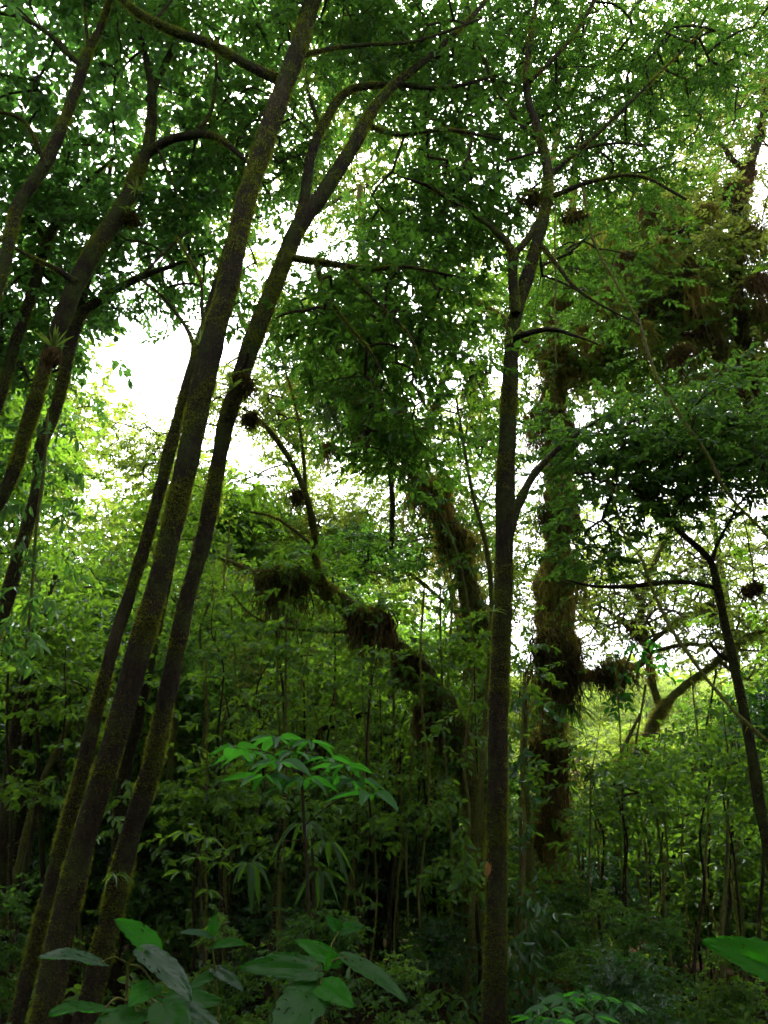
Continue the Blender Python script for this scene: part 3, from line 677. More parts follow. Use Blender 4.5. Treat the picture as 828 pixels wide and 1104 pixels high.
t.limb(to_ground(px_limb([(535, 1000, 13), (536, 860, 13), (543, 620, 12), (549, 430, 11), (560, 335, 10), (585, 240, 9), (600, 150, 7), (620, 60, 5), (630, -20, 3)], 12.5, 13.2, 0.1)), 12, 0.2, 'trunk', skip=0.6)
t.limb(px_limb([(583, 245, 7), (640, 230, 5), (700, 240, 4), (760, 220, 3)], 12.9, 12.4), 7, 0.2)
t.limb(px_limb([(565, 320, 7), (620, 300, 5), (680, 300, 4), (730, 280, 3)], 12.8, 12.2), 7, 0.2)
t.limb(px_limb([(560, 335, 6), (520, 300, 4), (480, 280, 3)], 12.8, 12.4), 7, 0.2)
t.finish(clouds(16, [(680, 240, 12.8, 80, 50, 1.6, 200), (620, 320, 12.8, 90, 60, 1.4, 150), (720, 320, 12.6, 80, 60, 1.4, 150), (500, 300, 12.9, 70, 70, 1.3, 110), (620, 120, 13, 120, 80, 1.8, 90), (750, 100, 13, 90, 90, 1.6, 210), (660, 30, 13, 90, 60, 1.4, 90), (760, 220, 12.8, 60, 60, 1.2, 80), (660, 400, 12.8, 90, 40, 1.2, 90)]),
         moss=500, moss_len=0.06, moss_mat='gold_moss', leaf='leaf_olive', spr='canopy', per=3, spread=0.35, twig=0.006, twig_mat='pale_twig', drip=60, drip_len=0.4)
t = Tree('canopy_tree', 'slender tree with a thin airy crown between the fallen trunk and the crooked trunk', bark='bark_green', seed=17)
t.limb(to_ground(px_limb([(508, 1000, 9), (512, 860, 9), (505, 740, 8), (492, 660, 7), (478, 610, 5), (455, 540, 4), (430, 470, 3)], 14.5, 15, 0.1)), 10, 0.2, 'trunk', skip=0.5)
t.limb(px_limb([(492, 660, 5), (430, 610, 4), (370, 580, 3), (330, 560, 2)], 14.6, 14.6), 6, 0.2)
t.limb(px_limb([(478, 610, 4), (510, 560, 3), (540, 500, 2)], 14.7, 15), 6, 0.2)
t.finish(clouds(17, [(562, 610, 14.8, 34, 80, 1.0, 60), (440, 590, 14.8, 60, 45, 1.4, 120), (370, 570, 14.8, 55, 45, 1.2, 130), (320, 520, 14.8, 45, 40, 1.0, 45), (500, 560, 14.8, 45, 70, 1.2, 110), (440, 500, 15, 60, 60, 1.4, 110), (520, 460, 15, 50, 60, 1.2, 80), (330, 600, 14.8, 50, 30, 1.0, 40), (520, 640, 14.6, 40, 40, 0.9, 40), (310, 470, 14.8, 30, 50, 0.8, 16)]),
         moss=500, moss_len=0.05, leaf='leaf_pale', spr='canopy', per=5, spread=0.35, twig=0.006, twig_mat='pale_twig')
t = Tree('canopy_tree', 'slender tree with an airy crown behind the low crown of the right edge tree', bark='bark_green', seed=18)
t.limb(to_ground(px_limb([(830, 1000, 10), (815, 860, 10), (800, 760, 9), (785, 660, 8), (770, 570, 6), (750, 480, 5), (740, 400, 4)], 15.5, 16, 0.1)), 10, 0.2, 'trunk', skip=0.5)
t.finish(clouds(18, [(760, 560, 15.8, 70, 50, 1.5, 80), (700, 500, 15.8, 90, 60, 1.6, 90), (790, 480, 15.8, 60, 60, 1.4, 70), (640, 600, 15.8, 60, 60, 1.4, 70), (740, 420, 15.8, 90, 50, 1.5, 80), (820, 580, 15.8, 40, 60, 1.2, 40)]),
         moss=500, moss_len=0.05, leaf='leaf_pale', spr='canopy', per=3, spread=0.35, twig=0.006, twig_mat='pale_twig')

# ---- thin poles and saplings: (label, [(px,py,w)...], Y, leaf clouds)
poles = [
    ('dark slanting stem seen between the thickest and the forked leaning trunks', [(108, 1040, 15), (122, 960, 15), (135, 830, 14), (150, 770, 13), (166, 690, 12), (182, 615, 10), (195, 540, 7), (210, 460, 4)], 8.0, [(190, 560, 8.2, 50, 60, 0.8, 40)], 'bark'),
    ('pale mossy thin stem right of the forked leaning trunk', [(172, 1060, 9), (176, 950, 9), (184, 830, 9), (188, 760, 8), (195, 690, 6), (205, 620, 4)], 9.0, [(210, 640, 9.2, 50, 50, 0.8, 45)], 'bark_green'),
    ('left one of the thin stems at the left edge low down', [(-8, 1060, 16), (3, 940, 16), (12, 830, 14), (24, 750, 11), (38, 690, 7), (60, 620, 4)], 8.0, [(50, 680, 8.2, 60, 60, 0.8, 60)], 'bark'),
    ('thin stem with a slight bend, second from the left edge', [(2, 1060, 9), (12, 960, 10), (22, 880, 10), (30, 790, 9), (40, 720, 6), (48, 650, 3)], 9.0, [(70, 720, 9.2, 60, 50, 0.8, 50)], 'bark'),
    ('mossy sapling slanting to the right, left of the slimmest leaning trunk', [(-8, 1020, 8), (15, 950, 8), (36, 870, 7), (58, 815, 6), (78, 775, 4), (95, 740, 2)], 7.5, [(90, 740, 7.6, 40, 35, 0.6, 25)], 'bark_green'),
    ('spindly dark stem leaning at the foot of the left stems', [(8, 1070, 6), (18, 1000, 5), (27, 940, 5), (36, 890, 4), (42, 850, 2)], 7.0, [(46, 850, 7, 30, 25, 0.4, 10)], 'bark'),
    ('thin mossy trunk in the lower right, right of the massive trunk', [(682, 1150, 12), (677, 1080, 11), (671, 1000, 10), (666, 935, 9), (662, 880, 7), (668, 820, 5), (690, 770, 3)], 10.0, [(700, 815, 10.2, 40, 26, 0.6, 12), (640, 870, 10.2, 40, 20, 0.6, 10)], 'bark_green'),
    ('dark forked sapling in the lower right thicket', [(702, 1130, 10), (708, 1050, 9), (716, 985, 8), (724, 930, 6), (745, 870, 4)], 10.5, [(750, 885, 10.5, 50, 30, 0.8, 34)], 'bark'),
    ('slim dark stem right of the forked sapling in the lower right', [(724, 1130, 8), (732, 1050, 7), (742, 990, 6), (745, 930, 5), (760, 870, 3)], 11.0, [(780, 860, 11, 60, 40, 0.9, 60)], 'bark'),
    ('pale curved stem among the lower right thicket', [(782, 1130, 6), (776, 1060, 6), (766, 1000, 5), (752, 940, 4), (742, 890, 3)], 9.5, [(760, 900, 9.6, 50, 30, 0.7, 40)], 'bark_green'),
    ('mossy thin stem close beside the foot of the massive trunk', [(582, 1150, 12), (578, 1060, 11), (574, 980, 10), (570, 900, 9), (566, 820, 7), (566, 740, 5)], 8.2, [(560, 740, 8.2, 16, 40, 0.4, 8)], 'bark_green'),
    ('bare branching sapling left of the straight trunk under the crooked one', [(512, 940, 7), (522, 800, 7), (528, 720, 6), (530, 640, 6), (522, 580, 5), (510, 535, 4), (500, 480, 3), (492, 430, 2)], 7.4, [(500, 470, 7.4, 40, 50, 0.6, 14), (520, 420, 7.6, 30, 40, 0.5, 10)], 'bark_green'),
    ('dark stem below the compound leaf plant, standing in the central thicket', [(284, 1120, 8), (292, 1040, 8), (299, 960, 7), (304, 900, 6), (310, 850, 4)], 7.0, [(305, 880, 7, 40, 30, 0.5, 14)], 'bark'),
    ('small dark tree with a long bare branch pointing right, above the compound leaf plant', [(352, 1080, 7), (350, 980, 8), (346, 880, 8), (343, 800, 8), (350, 785, 7), (375, 778, 6), (405, 762, 4), (425, 748, 2)], 9.5, [(345, 740, 9.6, 50, 40, 0.8, 50), (400, 740, 9.6, 40, 30, 0.7, 25)], 'bark'),
    ('dark upright stem hidden in the thicket left of the straight trunk', [(470, 1130, 16), (466, 1020, 15), (462, 920, 14), (460, 840, 12), (455, 770, 8), (440, 700, 4)], 10.5, [(440, 760, 10.6, 50, 40, 0.8, 26)], 'bark'),
    ('slim leaning stem in the thicket below the hanging moss', [(400, 1120, 8), (404, 1020, 8), (412, 930, 7), (424, 850, 6), (440, 780, 3)], 9.0, [(430, 810, 9.4, 40, 30, 0.6, 18)], 'bark'),
]
rp = random.Random(5)
for px, w, Y, y1 in [(232, 6, 7.6, 800), (256, 4, 7.2, 860), (268, 7, 8.2, 780), (318, 6, 8.0, 840), (366, 7, 7.8, 860), (384, 5, 7.3, 900), (416, 6, 8.2, 820), (440, 5, 8.8, 890), (456, 8, 9.0, 850), (490, 6, 9.3, 870), (652, 6, 8.2, 900), (690, 5, 8.4, 900),
                    (728, 6, 8.0, 880), (768, 7, 8.2, 860), (792, 5, 8.4, 900), (812, 6, 7.8, 880), (200, 5, 7.8, 860),
                    (8, 6, 7.4, 700), (48, 7, 8.4, 680), (64, 5, 7.0, 760), (88, 5, 8.6, 720), (214, 6, 8.6, 680), (244, 5, 7.4, 720), (290, 6, 7.0, 700), (336, 5, 8.6, 720), (378, 5, 7.0, 740), (408, 6, 9.4, 800), (428, 4, 9.2, 780), (474, 6, 9.4, 760), (486, 4, 9.0, 800), (506, 5, 7.4, 700), (644, 4, 7.2, 840), (676, 6, 7.6, 860), (748, 5, 7.4, 840), (780, 6, 7.0, 820), (800, 4, 7.2, 860)]:
    x = px + rp.uniform(-6, 6); d = rp.uniform(-22, 22); pts = [(x, 1130, w)]
    for k in range(1, 6): pts.append((x + d * k / 5 + rp.uniform(-5, 5), 1130 + (y1 - 1130) * k / 5, w * (1 - 0.13 * k)))
    pts += [(x + d * 1.15 + rp.uniform(-9, 9), y1 - 40, w * 0.22), (x + d * 1.3 + rp.uniform(-18, 18), y1 - 85, w * 0.1)]
    poles.append((None, pts, Y, [(x + d, y1 - 15, Y, 24, 30, 0.4, 7 if y1 < 845 else 12)], rp.choice(['bark', 'bark', 'bark_green'])))
for i, (lab, pts, Y, cl, bk) in enumerate(poles):
    t = Tree('sapling', lab or 'thin dark upright stem among many like it in the shaded thicket below', 'sapling', 'thin stems in the thicket' if lab else 'like thin stems of the dark thicket', bark=bk, seed=20 + i)
    t.limb(to_ground(px_limb(pts, Y, Y * 1.02, 0.07)), 10, 0.2, 'trunk', skip=0.45)
    t.finish(clouds(50 + i, cl), moss=1500, moss_mat='olive_moss', moss_len=0.035, leaf='leaf_mid', spr='shrub', per=3, twig=0.004)


# ================================================================== repeated trees and shrubs of the middle and far distance
def local_tree(seed, H, crown_r, z0, n, leaf, spr, per, lean=0.05, trunk_r=0.09, bark='bark', twig=0.008, spread=0.45, limbs=5, moss=0, name='forest_tree', twig_mat='twig', flat=1.0, roll=0.35):
    rng = np.random.default_rng(seed)
    t = Tree(name, 'x', 'tree', bark=bark, seed=seed)
    k = 7
    pts = []
    off = np.zeros(2); dirn = rng.normal(0, 1, 2); dirn /= np.linalg.norm(dirn)
    for i in range(k):
        u = i / (k - 1)
        off = dirn * lean * H * u ** 1.5 + rng.normal(0, 0.03 * H / 8, 2) * (i > 0)
        pts.append([off[0], off[1], -0.4 + (H * 0.93 + 0.4) * u, trunk_r * (1.15 - 0.95 * u)])
    rows = spline(np.array(pts), step=0.12)
    t.limb(rows, 10, 0.2, 'trunk', skip=max(0.05, min(0.7, z0 / H)))
    for i in range(limbs):
        u = rng.uniform(max(0.15, z0 / H * 0.8), 0.85); j = int(u * (len(rows) - 1))
        a = rng.uniform(0, 2 * PI) + i * 2.4; L = crown_r * rng.uniform(0.6, 1.0)
        p = rows[j, :3]
        q = [[*p, rows[j, 3] * 0.55]]
        for s in (0.35, 0.7, 1.0):
            q.append([p[0] + math.cos(a) * L * s, p[1] + math.sin(a) * L * s, p[2] + L * (0.55 * s - 0.12 * s * s) + rng.normal(0, 0.06 * L), rows[j, 3] * 0.55 * (1 - 0.75 * s)])
        t.limb(spline(np.array(q), step=0.15), 7, 0.2)
    # crown built of several uneven clumps
    T = []
    nc = max(5, int(limbs * 1.8))
    for i in range(nc):
        a = rng.uniform(0, 2 * PI); rr = crown_r * math.sqrt(rng.uniform(0, 0.8)); zz = rng.uniform(z0 + 0.1 * (H - z0), H)
        rr *= 1.0 - 0.5 * max(0, (zz - (z0 + 0.5 * (H - z0))) / (0.5 * (H - z0)))
        c = np.array([math.cos(a) * rr + off[0] * zz / H, math.sin(a) * rr + off[1] * zz / H, zz])
        s = crown_r * rng.uniform(0.22, 0.5)
        m = max(3, int(n / nc * rng.uniform(0.5, 1.5)))
        v = rng.normal(size=(m, 3)); v /= np.linalg.norm(v, axis=1)[:, None]; v *= rng.uniform(0, 1, (m, 1)) ** 0.45
        T.append(c + v * s * np.array([1, 1, 0.6 * flat]))
    T = np.concatenate(T)
    T = T[T[:, 2] > 0.15]
    t.finish(T, leaf=leaf, spr=spr, per=per, twig=twig, spread=spread, moss=moss, twig_mat=twig_mat, roll=roll)
    return t.root


def place(protos, used, idx, x, y, rz, s, label, cat, group, sz=None):
    o = protos[idx]
    if idx in used: o = copy_tree(protos[idx])
    used.add(idx)
    o.location = (x, y, float(ground(x, y)))
    o.rotation_euler = (0, 0, rz); o.scale = (s, s, sz or s)
    tag(o, label, cat, group)
    return o


def x_at(px, Y, py=800):
    return float(at(px, py, Y)[0])


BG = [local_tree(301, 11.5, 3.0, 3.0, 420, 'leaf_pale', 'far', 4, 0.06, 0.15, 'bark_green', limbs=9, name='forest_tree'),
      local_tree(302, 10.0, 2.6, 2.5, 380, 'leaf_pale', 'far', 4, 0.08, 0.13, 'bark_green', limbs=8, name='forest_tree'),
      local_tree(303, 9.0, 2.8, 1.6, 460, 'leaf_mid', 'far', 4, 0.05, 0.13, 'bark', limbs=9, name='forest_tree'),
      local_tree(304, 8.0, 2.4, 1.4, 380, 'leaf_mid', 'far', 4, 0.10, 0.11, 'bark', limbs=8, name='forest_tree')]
used = set()
R_ = random.Random(11)
# (variant, px, Y, scale, label, group)
bg = [
    (0, -70, 16, 1.12, 'tall pale green tree at the left edge, left of the open sky gap', 'pale trees round the sky gap'),
    (1, 115, 20, 1.12, 'pale yellowish tree with the highest crown in the open sky gap', 'pale trees round the sky gap'),
    (2, -90, 14, 1.15, 'mid green tree half outside the left edge, behind the slanting trunks', 'pale trees round the sky gap'),
    (1, 185, 20, 1.14, 'hazy pale tree under the open sky gap beside the slimmest leaning trunk', 'pale trees round the sky gap'),
    (3, 225, 15, 1.05, 'dark glossy tree whose crown shows just right of the forked leaning trunk', 'trees behind the fallen trunk'),
    (2, 290, 18, 1.0, 'mid green tree behind the draped fallen trunk', 'trees behind the fallen trunk'),
    (3, 360, 20, 0.98, 'leafy tree behind the bend of the fallen trunk', 'trees behind the fallen trunk'),
    (0, 400, 24, 0.88, 'pale thin crowned tree in the distance above the fallen trunk', 'trees behind the fallen trunk'),
    (2, 465, 22, 0.85, 'mid green tree between the fallen trunk and the crooked trunk', 'trees behind the fallen trunk'),
    (1, 540, 27, 0.70, 'pale tree behind the straight trunk', 'bright trees beyond the right thicket'),
    (1, 650, 26, 0.50, 'sunny yellow green tree in the opening right of the massive trunk', 'bright trees beyond the right thicket'),
    (0, 620, 32, 0.50, 'low pale tree beside the massive trunk in the bright opening', 'bright trees beyond the right thicket'),
    (0, 710, 34, 0.52, 'far bright tree below the umbrella crown', 'bright trees beyond the right thicket'),
    (1, 770, 28, 0.56, 'bright tree below the leaning trunk of the right edge', 'bright trees beyond the right thicket'),
    (3, 810, 18, 0.62, 'mid green tree at the right edge behind the spreading tree', 'bright trees beyond the right thicket'),
    (3, -60, 13, 1.25, 'mid green tree cut by the left edge', 'pale trees round the sky gap'),
    (2, 880, 16, 0.75, 'mid green tree cut by the right edge', 'bright trees beyond the right thicket'),
]
for v, px, Y, s, lab, grp in bg:
    place(BG, used, v, x_at(px, Y, 600), Y, R_.uniform(0, 6.28), s, lab, 'tree', grp)

FAR_LABEL = 'distant tree on the hazy wooded slope far beyond the front trunks'
for i in range(46):
    Y = R_.uniform(34, 75); px = R_.uniform(-60, 890)
    place(BG, used, R_.choice([0, 1, 1, 2]), x_at(px, Y, 760), Y, R_.uniform(0, 6.28), R_.uniform(0.55, 0.85), FAR_LABEL, 'tree', 'distant trees on the wooded slope')

# roof of the forest to the sides and behind the camera (it shades the path the picture is taken from)
ring = [(-5.5, -2.5, 1.0), (4.5, -4.0, 1.1), (-1.0, -5.0, 1.15), (7.5, 1.5, 1.1), (-8.5, 3.0, 1.1), (9.5, 6.0, 1.15), (0.8, -2.2, 1.0), (-10.5, 8.0, 1.1), (2.4, -6.5, 1.2), (-3.4, -6.2, 1.2), (5.6, -0.8, 1.0),
        (-4.0, -0.6, 0.95), (3.0, -1.4, 0.9), (-7.5, -5.0, 1.2), (8.0, -4.5, 1.2), (0.0, -9.5, 1.25), (-12, -1, 1.2), (12.5, 1.0, 1.2), (5.0, -10, 1.3), (-6, -10, 1.3), (-1.8, -3.0, 1.0), (-7.0, 6.0, 1.1), (7.8, 9.0, 1.1), (-13, 5, 1.2), (13, 9, 1.2), (-9.5, -8, 1.3), (9.5, -8, 1.3), (3.5, -14, 1.4), (-3, -14, 1.4)]
for i, (x, y, s) in enumerate(ring):
    place(BG, used, [2, 3, 2, 3, 0][i % 5], x, y, i * 1.7, s, 'leafy tree shading the path behind the place the photo is taken from', 'tree', 'trees outside the picture')

# ---- understory small trees / shrubs
SH = [local_tree(401, 4.6, 1.5, 0.9, 270, 'leaf_mid', 'shrub', 4, 0.10, 0.035, 'bark', 0.005, 0.28, 7, name='understory_tree'),
      local_tree(402, 3.9, 1.4, 0.6, 270, 'leaf_dark', 'shrub', 4, 0.12, 0.03, 'bark', 0.005, 0.26, 7, name='understory_tree'),
      local_tree(403, 4.4, 1.3, 1.2, 280, 'leaf_pale', 'shrub', 4, 0.10, 0.03, 'bark_green', 0.005, 0.28, 7, name='understory_tree'),
      local_tree(404, 4.2, 1.2, 1.6, 170, 'leaf_blue', 'broad', 3, 0.14, 0.03, 'bark', 0.005, 0.26, 6, name='understory_tree'),
      local_tree(405, 4.8, 1.1, 2.0, 190, 'leaf_olive', 'fine', 4, 0.14, 0.03, 'bark_green', 0.005, 0.3, 7, name='understory_tree')]
LOW = [local_tree(411, 2.0, 0.9, 0.15, 95, 'leaf_mid', 'shrub', 4, 0.15, 0.016, 'bark', 0.004, 0.2, 6, name='shrub'),
       local_tree(412, 1.6, 0.8, 0.1, 85, 'leaf_blue', 'dense', 4, 0.2, 0.014, 'bark', 0.004, 0.18, 6, name='shrub'),
       local_tree(413, 1.9, 0.8, 0.3, 75, 'leaf_dark', 'shrub', 4, 0.2, 0.015, 'bark', 0.004, 0.2, 6, name='shrub')]
us, ul = set(), set()
sh = [
    # left mid band
    (0, 15, 11, 1.05, 'L'), (2, 60, 12.5, 1.1, 'L'), (0, 95, 10.5, 0.95, 'L'), (2, 130, 13, 1.05, 'L'), (1, 190, 11.5, 0.95, 'L'), (2, 225, 13.5, 1.05, 'L'), (0, 40, 14, 1.25, 'L'), (2, 100, 15, 1.25, 'L'), (2, 5, 9.5, 0.9, 'L'), (0, 160, 15.5, 1.2, 'L'),
    # centre band
    (0, 270, 11.5, 0.95, 'C'), (2, 305, 13.0, 1.0, 'C'), (0, 345, 12.2, 0.92, 'C'), (2, 385, 13.5, 0.95, 'C'), (0, 425, 12.0, 0.78, 'C'), (1, 250, 9.8, 0.8, 'C'), (1, 390, 10.4, 0.62, 'C'), (0, 455, 14, 0.95, 'C'), (2, 490, 13.2, 0.95, 'C'),
    # right band
    (0, 620, 15.5, 0.6, 'R'), (2, 690, 17, 0.78, 'R'), (0, 750, 12.8, 0.48, 'R'), (1, 770, 11.5, 0.72, 'R'), (0, 810, 11.0, 0.8, 'R'), (2, 660, 20, 0.85, 'R'), (2, 750, 19, 0.85, 'R'), (1, 725, 11.2, 0.3, 'R'), (0, 800, 14.5, 0.85, 'R'), (2, 720, 22, 0.9, 'R'),
    (2, 570, 15, 0.9, 'R'),
]
names = {'L': ('bushy understory tree with a light green crown behind the left leaning trunks', 'understory trees behind the left trunks'),
         'C': ('bushy understory tree in the thicket below the fallen mossy trunk', 'understory trees below the fallen trunk'),
         'R': ('bushy understory tree in the bright thicket right of the massive mossy trunk', 'understory trees in the right thicket')}
for k_, (v, px, Y, s, b) in enumerate(sh):
    if k_ % 5 == 3: v = 3
    if k_ % 7 == 5: v = 4
    place(SH, us, v, x_at(px, Y, 760), Y, R_.uniform(0, 6.28), s, names[b][0], 'small tree', names[b][1], sz=s * R_.uniform(0.95, 1.1))
nl = {'L': ('low leafy shrub on the dim ground among the left trunks', 'low shrubs among the left trunks'),
      'C': ('low leafy shrub in the dark central thicket near the ground', 'low shrubs in the central thicket'),
      'R': ('low leafy shrub in the dark lower right thicket', 'low shrubs in the right thicket')}
for i in range(60):
    px = (i * 61.8) % 900 - 30 + R_.uniform(-20, 20); Y = R_.uniform(8.3, 13.5)
    if i >= 48: Y = R_.uniform(5.2, 7.5)
    if 548 < px < 655 and Y < 11: px = 500 + (px - 548) * 0.4 if px < 600 else 665 + (px - 600) * 0.5
    if i >= 48 and 470 < px < 590: px += 120
    b = 'L' if px < 235 else ('C' if px < 560 else 'R')
    place(LOW, ul, i % 3, x_at(px, Y, 980), Y, R_.uniform(0, 6.28), R_.uniform(0.65, 1.05) if i < 48 else R_.uniform(0.3, 0.5), nl[b][0], 'shrub', nl[b][1])
for i in range(54):
    Y = R_.uniform(14, 32); px = R_.uniform(-60, 890)
    b = 'L' if px < 235 else ('C' if px < 560 else 'R')
    if i % 3: place(LOW, ul, i % 3, x_at(px, Y, 900), Y, R_.uniform(0, 6.28), R_.uniform(0.9, 1.3), nl[b][0], 'shrub', nl[b][1])
    else: place(SH, us, R_.choice([0, 2]), x_at(px, Y, 900), Y, R_.uniform(0, 6.28), R_.uniform(0.45, 0.6), names[b][0], 'small tree', names[b][1])
# ================================================================== ground and undergrowth
def make_ground():
    xs = np.concatenate([np.linspace(-300, -22, 30), np.linspace(-20, 20, 110), np.linspace(22, 300, 30)])
    ys = np.concatenate([np.linspace(-60, -10, 14), np.linspace(-9, 28, 110), np.linspace(30, 400, 60)])
    X, Y = np.meshgrid(xs, ys)
    Z = ground(X, Y) + 0.05 * vnoise(np.stack([X * 1.7, Y * 1.7, X * 0], -1))
    Z = np.minimum(Z, 38 + 4 * np.sin(X * 0.03))
    V = np.stack([X, Y, Z], -1).reshape(-1, 3)
    a, b = X.shape
    i = np.arange(a - 1)[:, None] * b + np.arange(b - 1)[None, :]
    F = np.stack([i, i + 1, i + b + 1, i + b], -1).reshape(-1, 4)
    mb = MB(); mb.add(V, F, 0, True)
    m, nt, N, L = new_mat('forest_soil')
    out = N.new('ShaderNodeOutputMaterial'); bs = N.new('ShaderNodeBsdfPrincipled'); bs.inputs['Roughness'].default_value = 1.0; bs.inputs['Specular IOR Level'].default_value = 0.0
    tc = N.new('ShaderNodeTexCoord'); nz = N.new('ShaderNodeTexNoise'); nz.inputs['Scale'].default_value = 3; nz.inputs['Detail'].default_value = 9; nz.inputs['Roughness'].default_value = 0.7
    L.new(tc.outputs['Object'], nz.inputs['Vector'])
    cr = ramp(N, [(0.3, (0.015, 0.011, 0.007)), (0.55, (0.045, 0.03, 0.016)), (0.75, (0.03, 0.05, 0.012))]); L.new(nz.outputs['Fac'], cr.inputs[0])
    L.new(cr.outputs[0], bs.inputs['Base Color'])
    bp = N.new('ShaderNodeBump'); bp.inputs['Distance'].default_value = 0.05; L.new(nz.outputs['Fac'], bp.inputs['Height']); L.new(bp.outputs[0], bs.inputs['Normal'])
    L.new(bs.outputs[0], out.inputs[0])
    tag(mb.build('ground', m), kind='structure')


make_ground()
r = np.random.default_rng(77)
# ground cover: small leafy sprigs nobody could count
mb = MB()
n = 8200
y = 2.6 + 30 * r.uniform(0, 1, n) ** 1.3; x = r.uniform(-1, 1, n) * (9 + 0.45 * y)
h = np.abs(r.normal(0.18, 0.18, n)) * np.clip((y - 2) / 5, 0.15, 1); h = np.where((x > 0.2) & (x < 1.5) & (y < 6), h * 0.2, h)
P = np.stack([x, y, ground(x, y) + h], 1)
put_sprays(mb, SPR['shrub'] + SPR['long'], P, r.uniform(-PI, PI, n), r, (0.6, 1.2), (-0.9, 0.1), 0.4)
tag(mb.build('ground_cover_plants', [M['leaf_mid'], M['twig']]), 'tangle of small leafy plants covering the dark forest floor', 'undergrowth', kind='stuff')
# far woods: canopy mass of the slope behind the countable trees
mb = MB()
n = 9000
x = r.uniform(-90, 90, n); y = r.uniform(70, 150, n)
P = np.stack([x, y, np.minimum(ground(x, y), 38) + r.uniform(2, 7, n) + 1.5 * vnoise(np.stack([x * 0.25, y * 0.25, x * 0], 1))], 1)
big = [(V * np.array([5.0, 5.0, 4.0]), F, p * 5.0) for V, F, p in SPR['far']]
put_sprays(mb, big, P, r.uniform(-PI, PI, n), r, (0.8, 1.6), (-0.5, 0.4), 0.6, None)
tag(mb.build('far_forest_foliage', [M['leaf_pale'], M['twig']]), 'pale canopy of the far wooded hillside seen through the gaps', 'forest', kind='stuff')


# ================================================================== epiphytes, hanging moss, lianas
def strap_leaves(mb, c, rng, n, L, W, up=0.6, droop=1.0, mat=0, seg=6, axis=None):
    """a rosette of arching strap leaves"""
    for i in range(n):
        a = rng.uniform(0, 2 * PI); l = L * rng.uniform(0.6, 1.15); w = W * rng.uniform(0.7, 1.2)
        h = np.array([math.cos(a), math.sin(a), 0]); el = rng.uniform(0.3, 1.3) * up
        t = np.linspace(0, 1, seg)
        P = c + h * (l * t * math.cos(el))[:, None] + np.array([0, 0, 1]) * (l * (t * math.sin(el) - droop * 0.55 * t ** 2))[:, None]
        sd = np.array([-h[1], h[0], 0]); ww = w * 0.5 * np.sqrt(np.clip(1 - t ** 2.2, 0, 1)) * (0.6 + 0.8 * t * (1 - t) * 2)
        V = np.stack([P - sd * ww[:, None] + np.array([0, 0, 0.15]) * ww[:, None], P, P + sd * ww[:, None] + np.array([0, 0, 0.15]) * ww[:, None]], 1).reshape(-1, 3)
        F = []
        for k in range(seg - 1):
            for s in (0, 1): F.append([3 * k + s, 3 * k + s + 1, 3 * k + s + 4, 3 * k + s + 3])
        mb.add(V, F, mat, True)


def lumpy(c, rad, rng, sub=(14, 10), amp=0.35, fr=2.2):
    u = np.linspace(0, 2 * PI, sub[0], endpoint=False); v = np.linspace(0.05, PI - 0.05, sub[1])
    U, W = np.meshgrid(u, v)
    D = np.stack([np.cos(U) * np.sin(W), np.sin(U) * np.sin(W), np.cos(W)], -1)
    s = 1 + amp * vnoise(D * fr + rng.uniform(0, 50)) + amp * 0.5 * vnoise(D * fr * 3 + 7)
    V = c + D * np.asarray(rad) * s[..., None]
    k = sub[0]; i = np.arange(sub[1] - 1)[:, None] * k; j = np.arange(k)[None]; j2 = (j + 1) % k
    F = np.stack([i + j, i + j2, i + k + j2, i + k + j], -1).reshape(-1, 4)
    return V.reshape(-1, 3), F


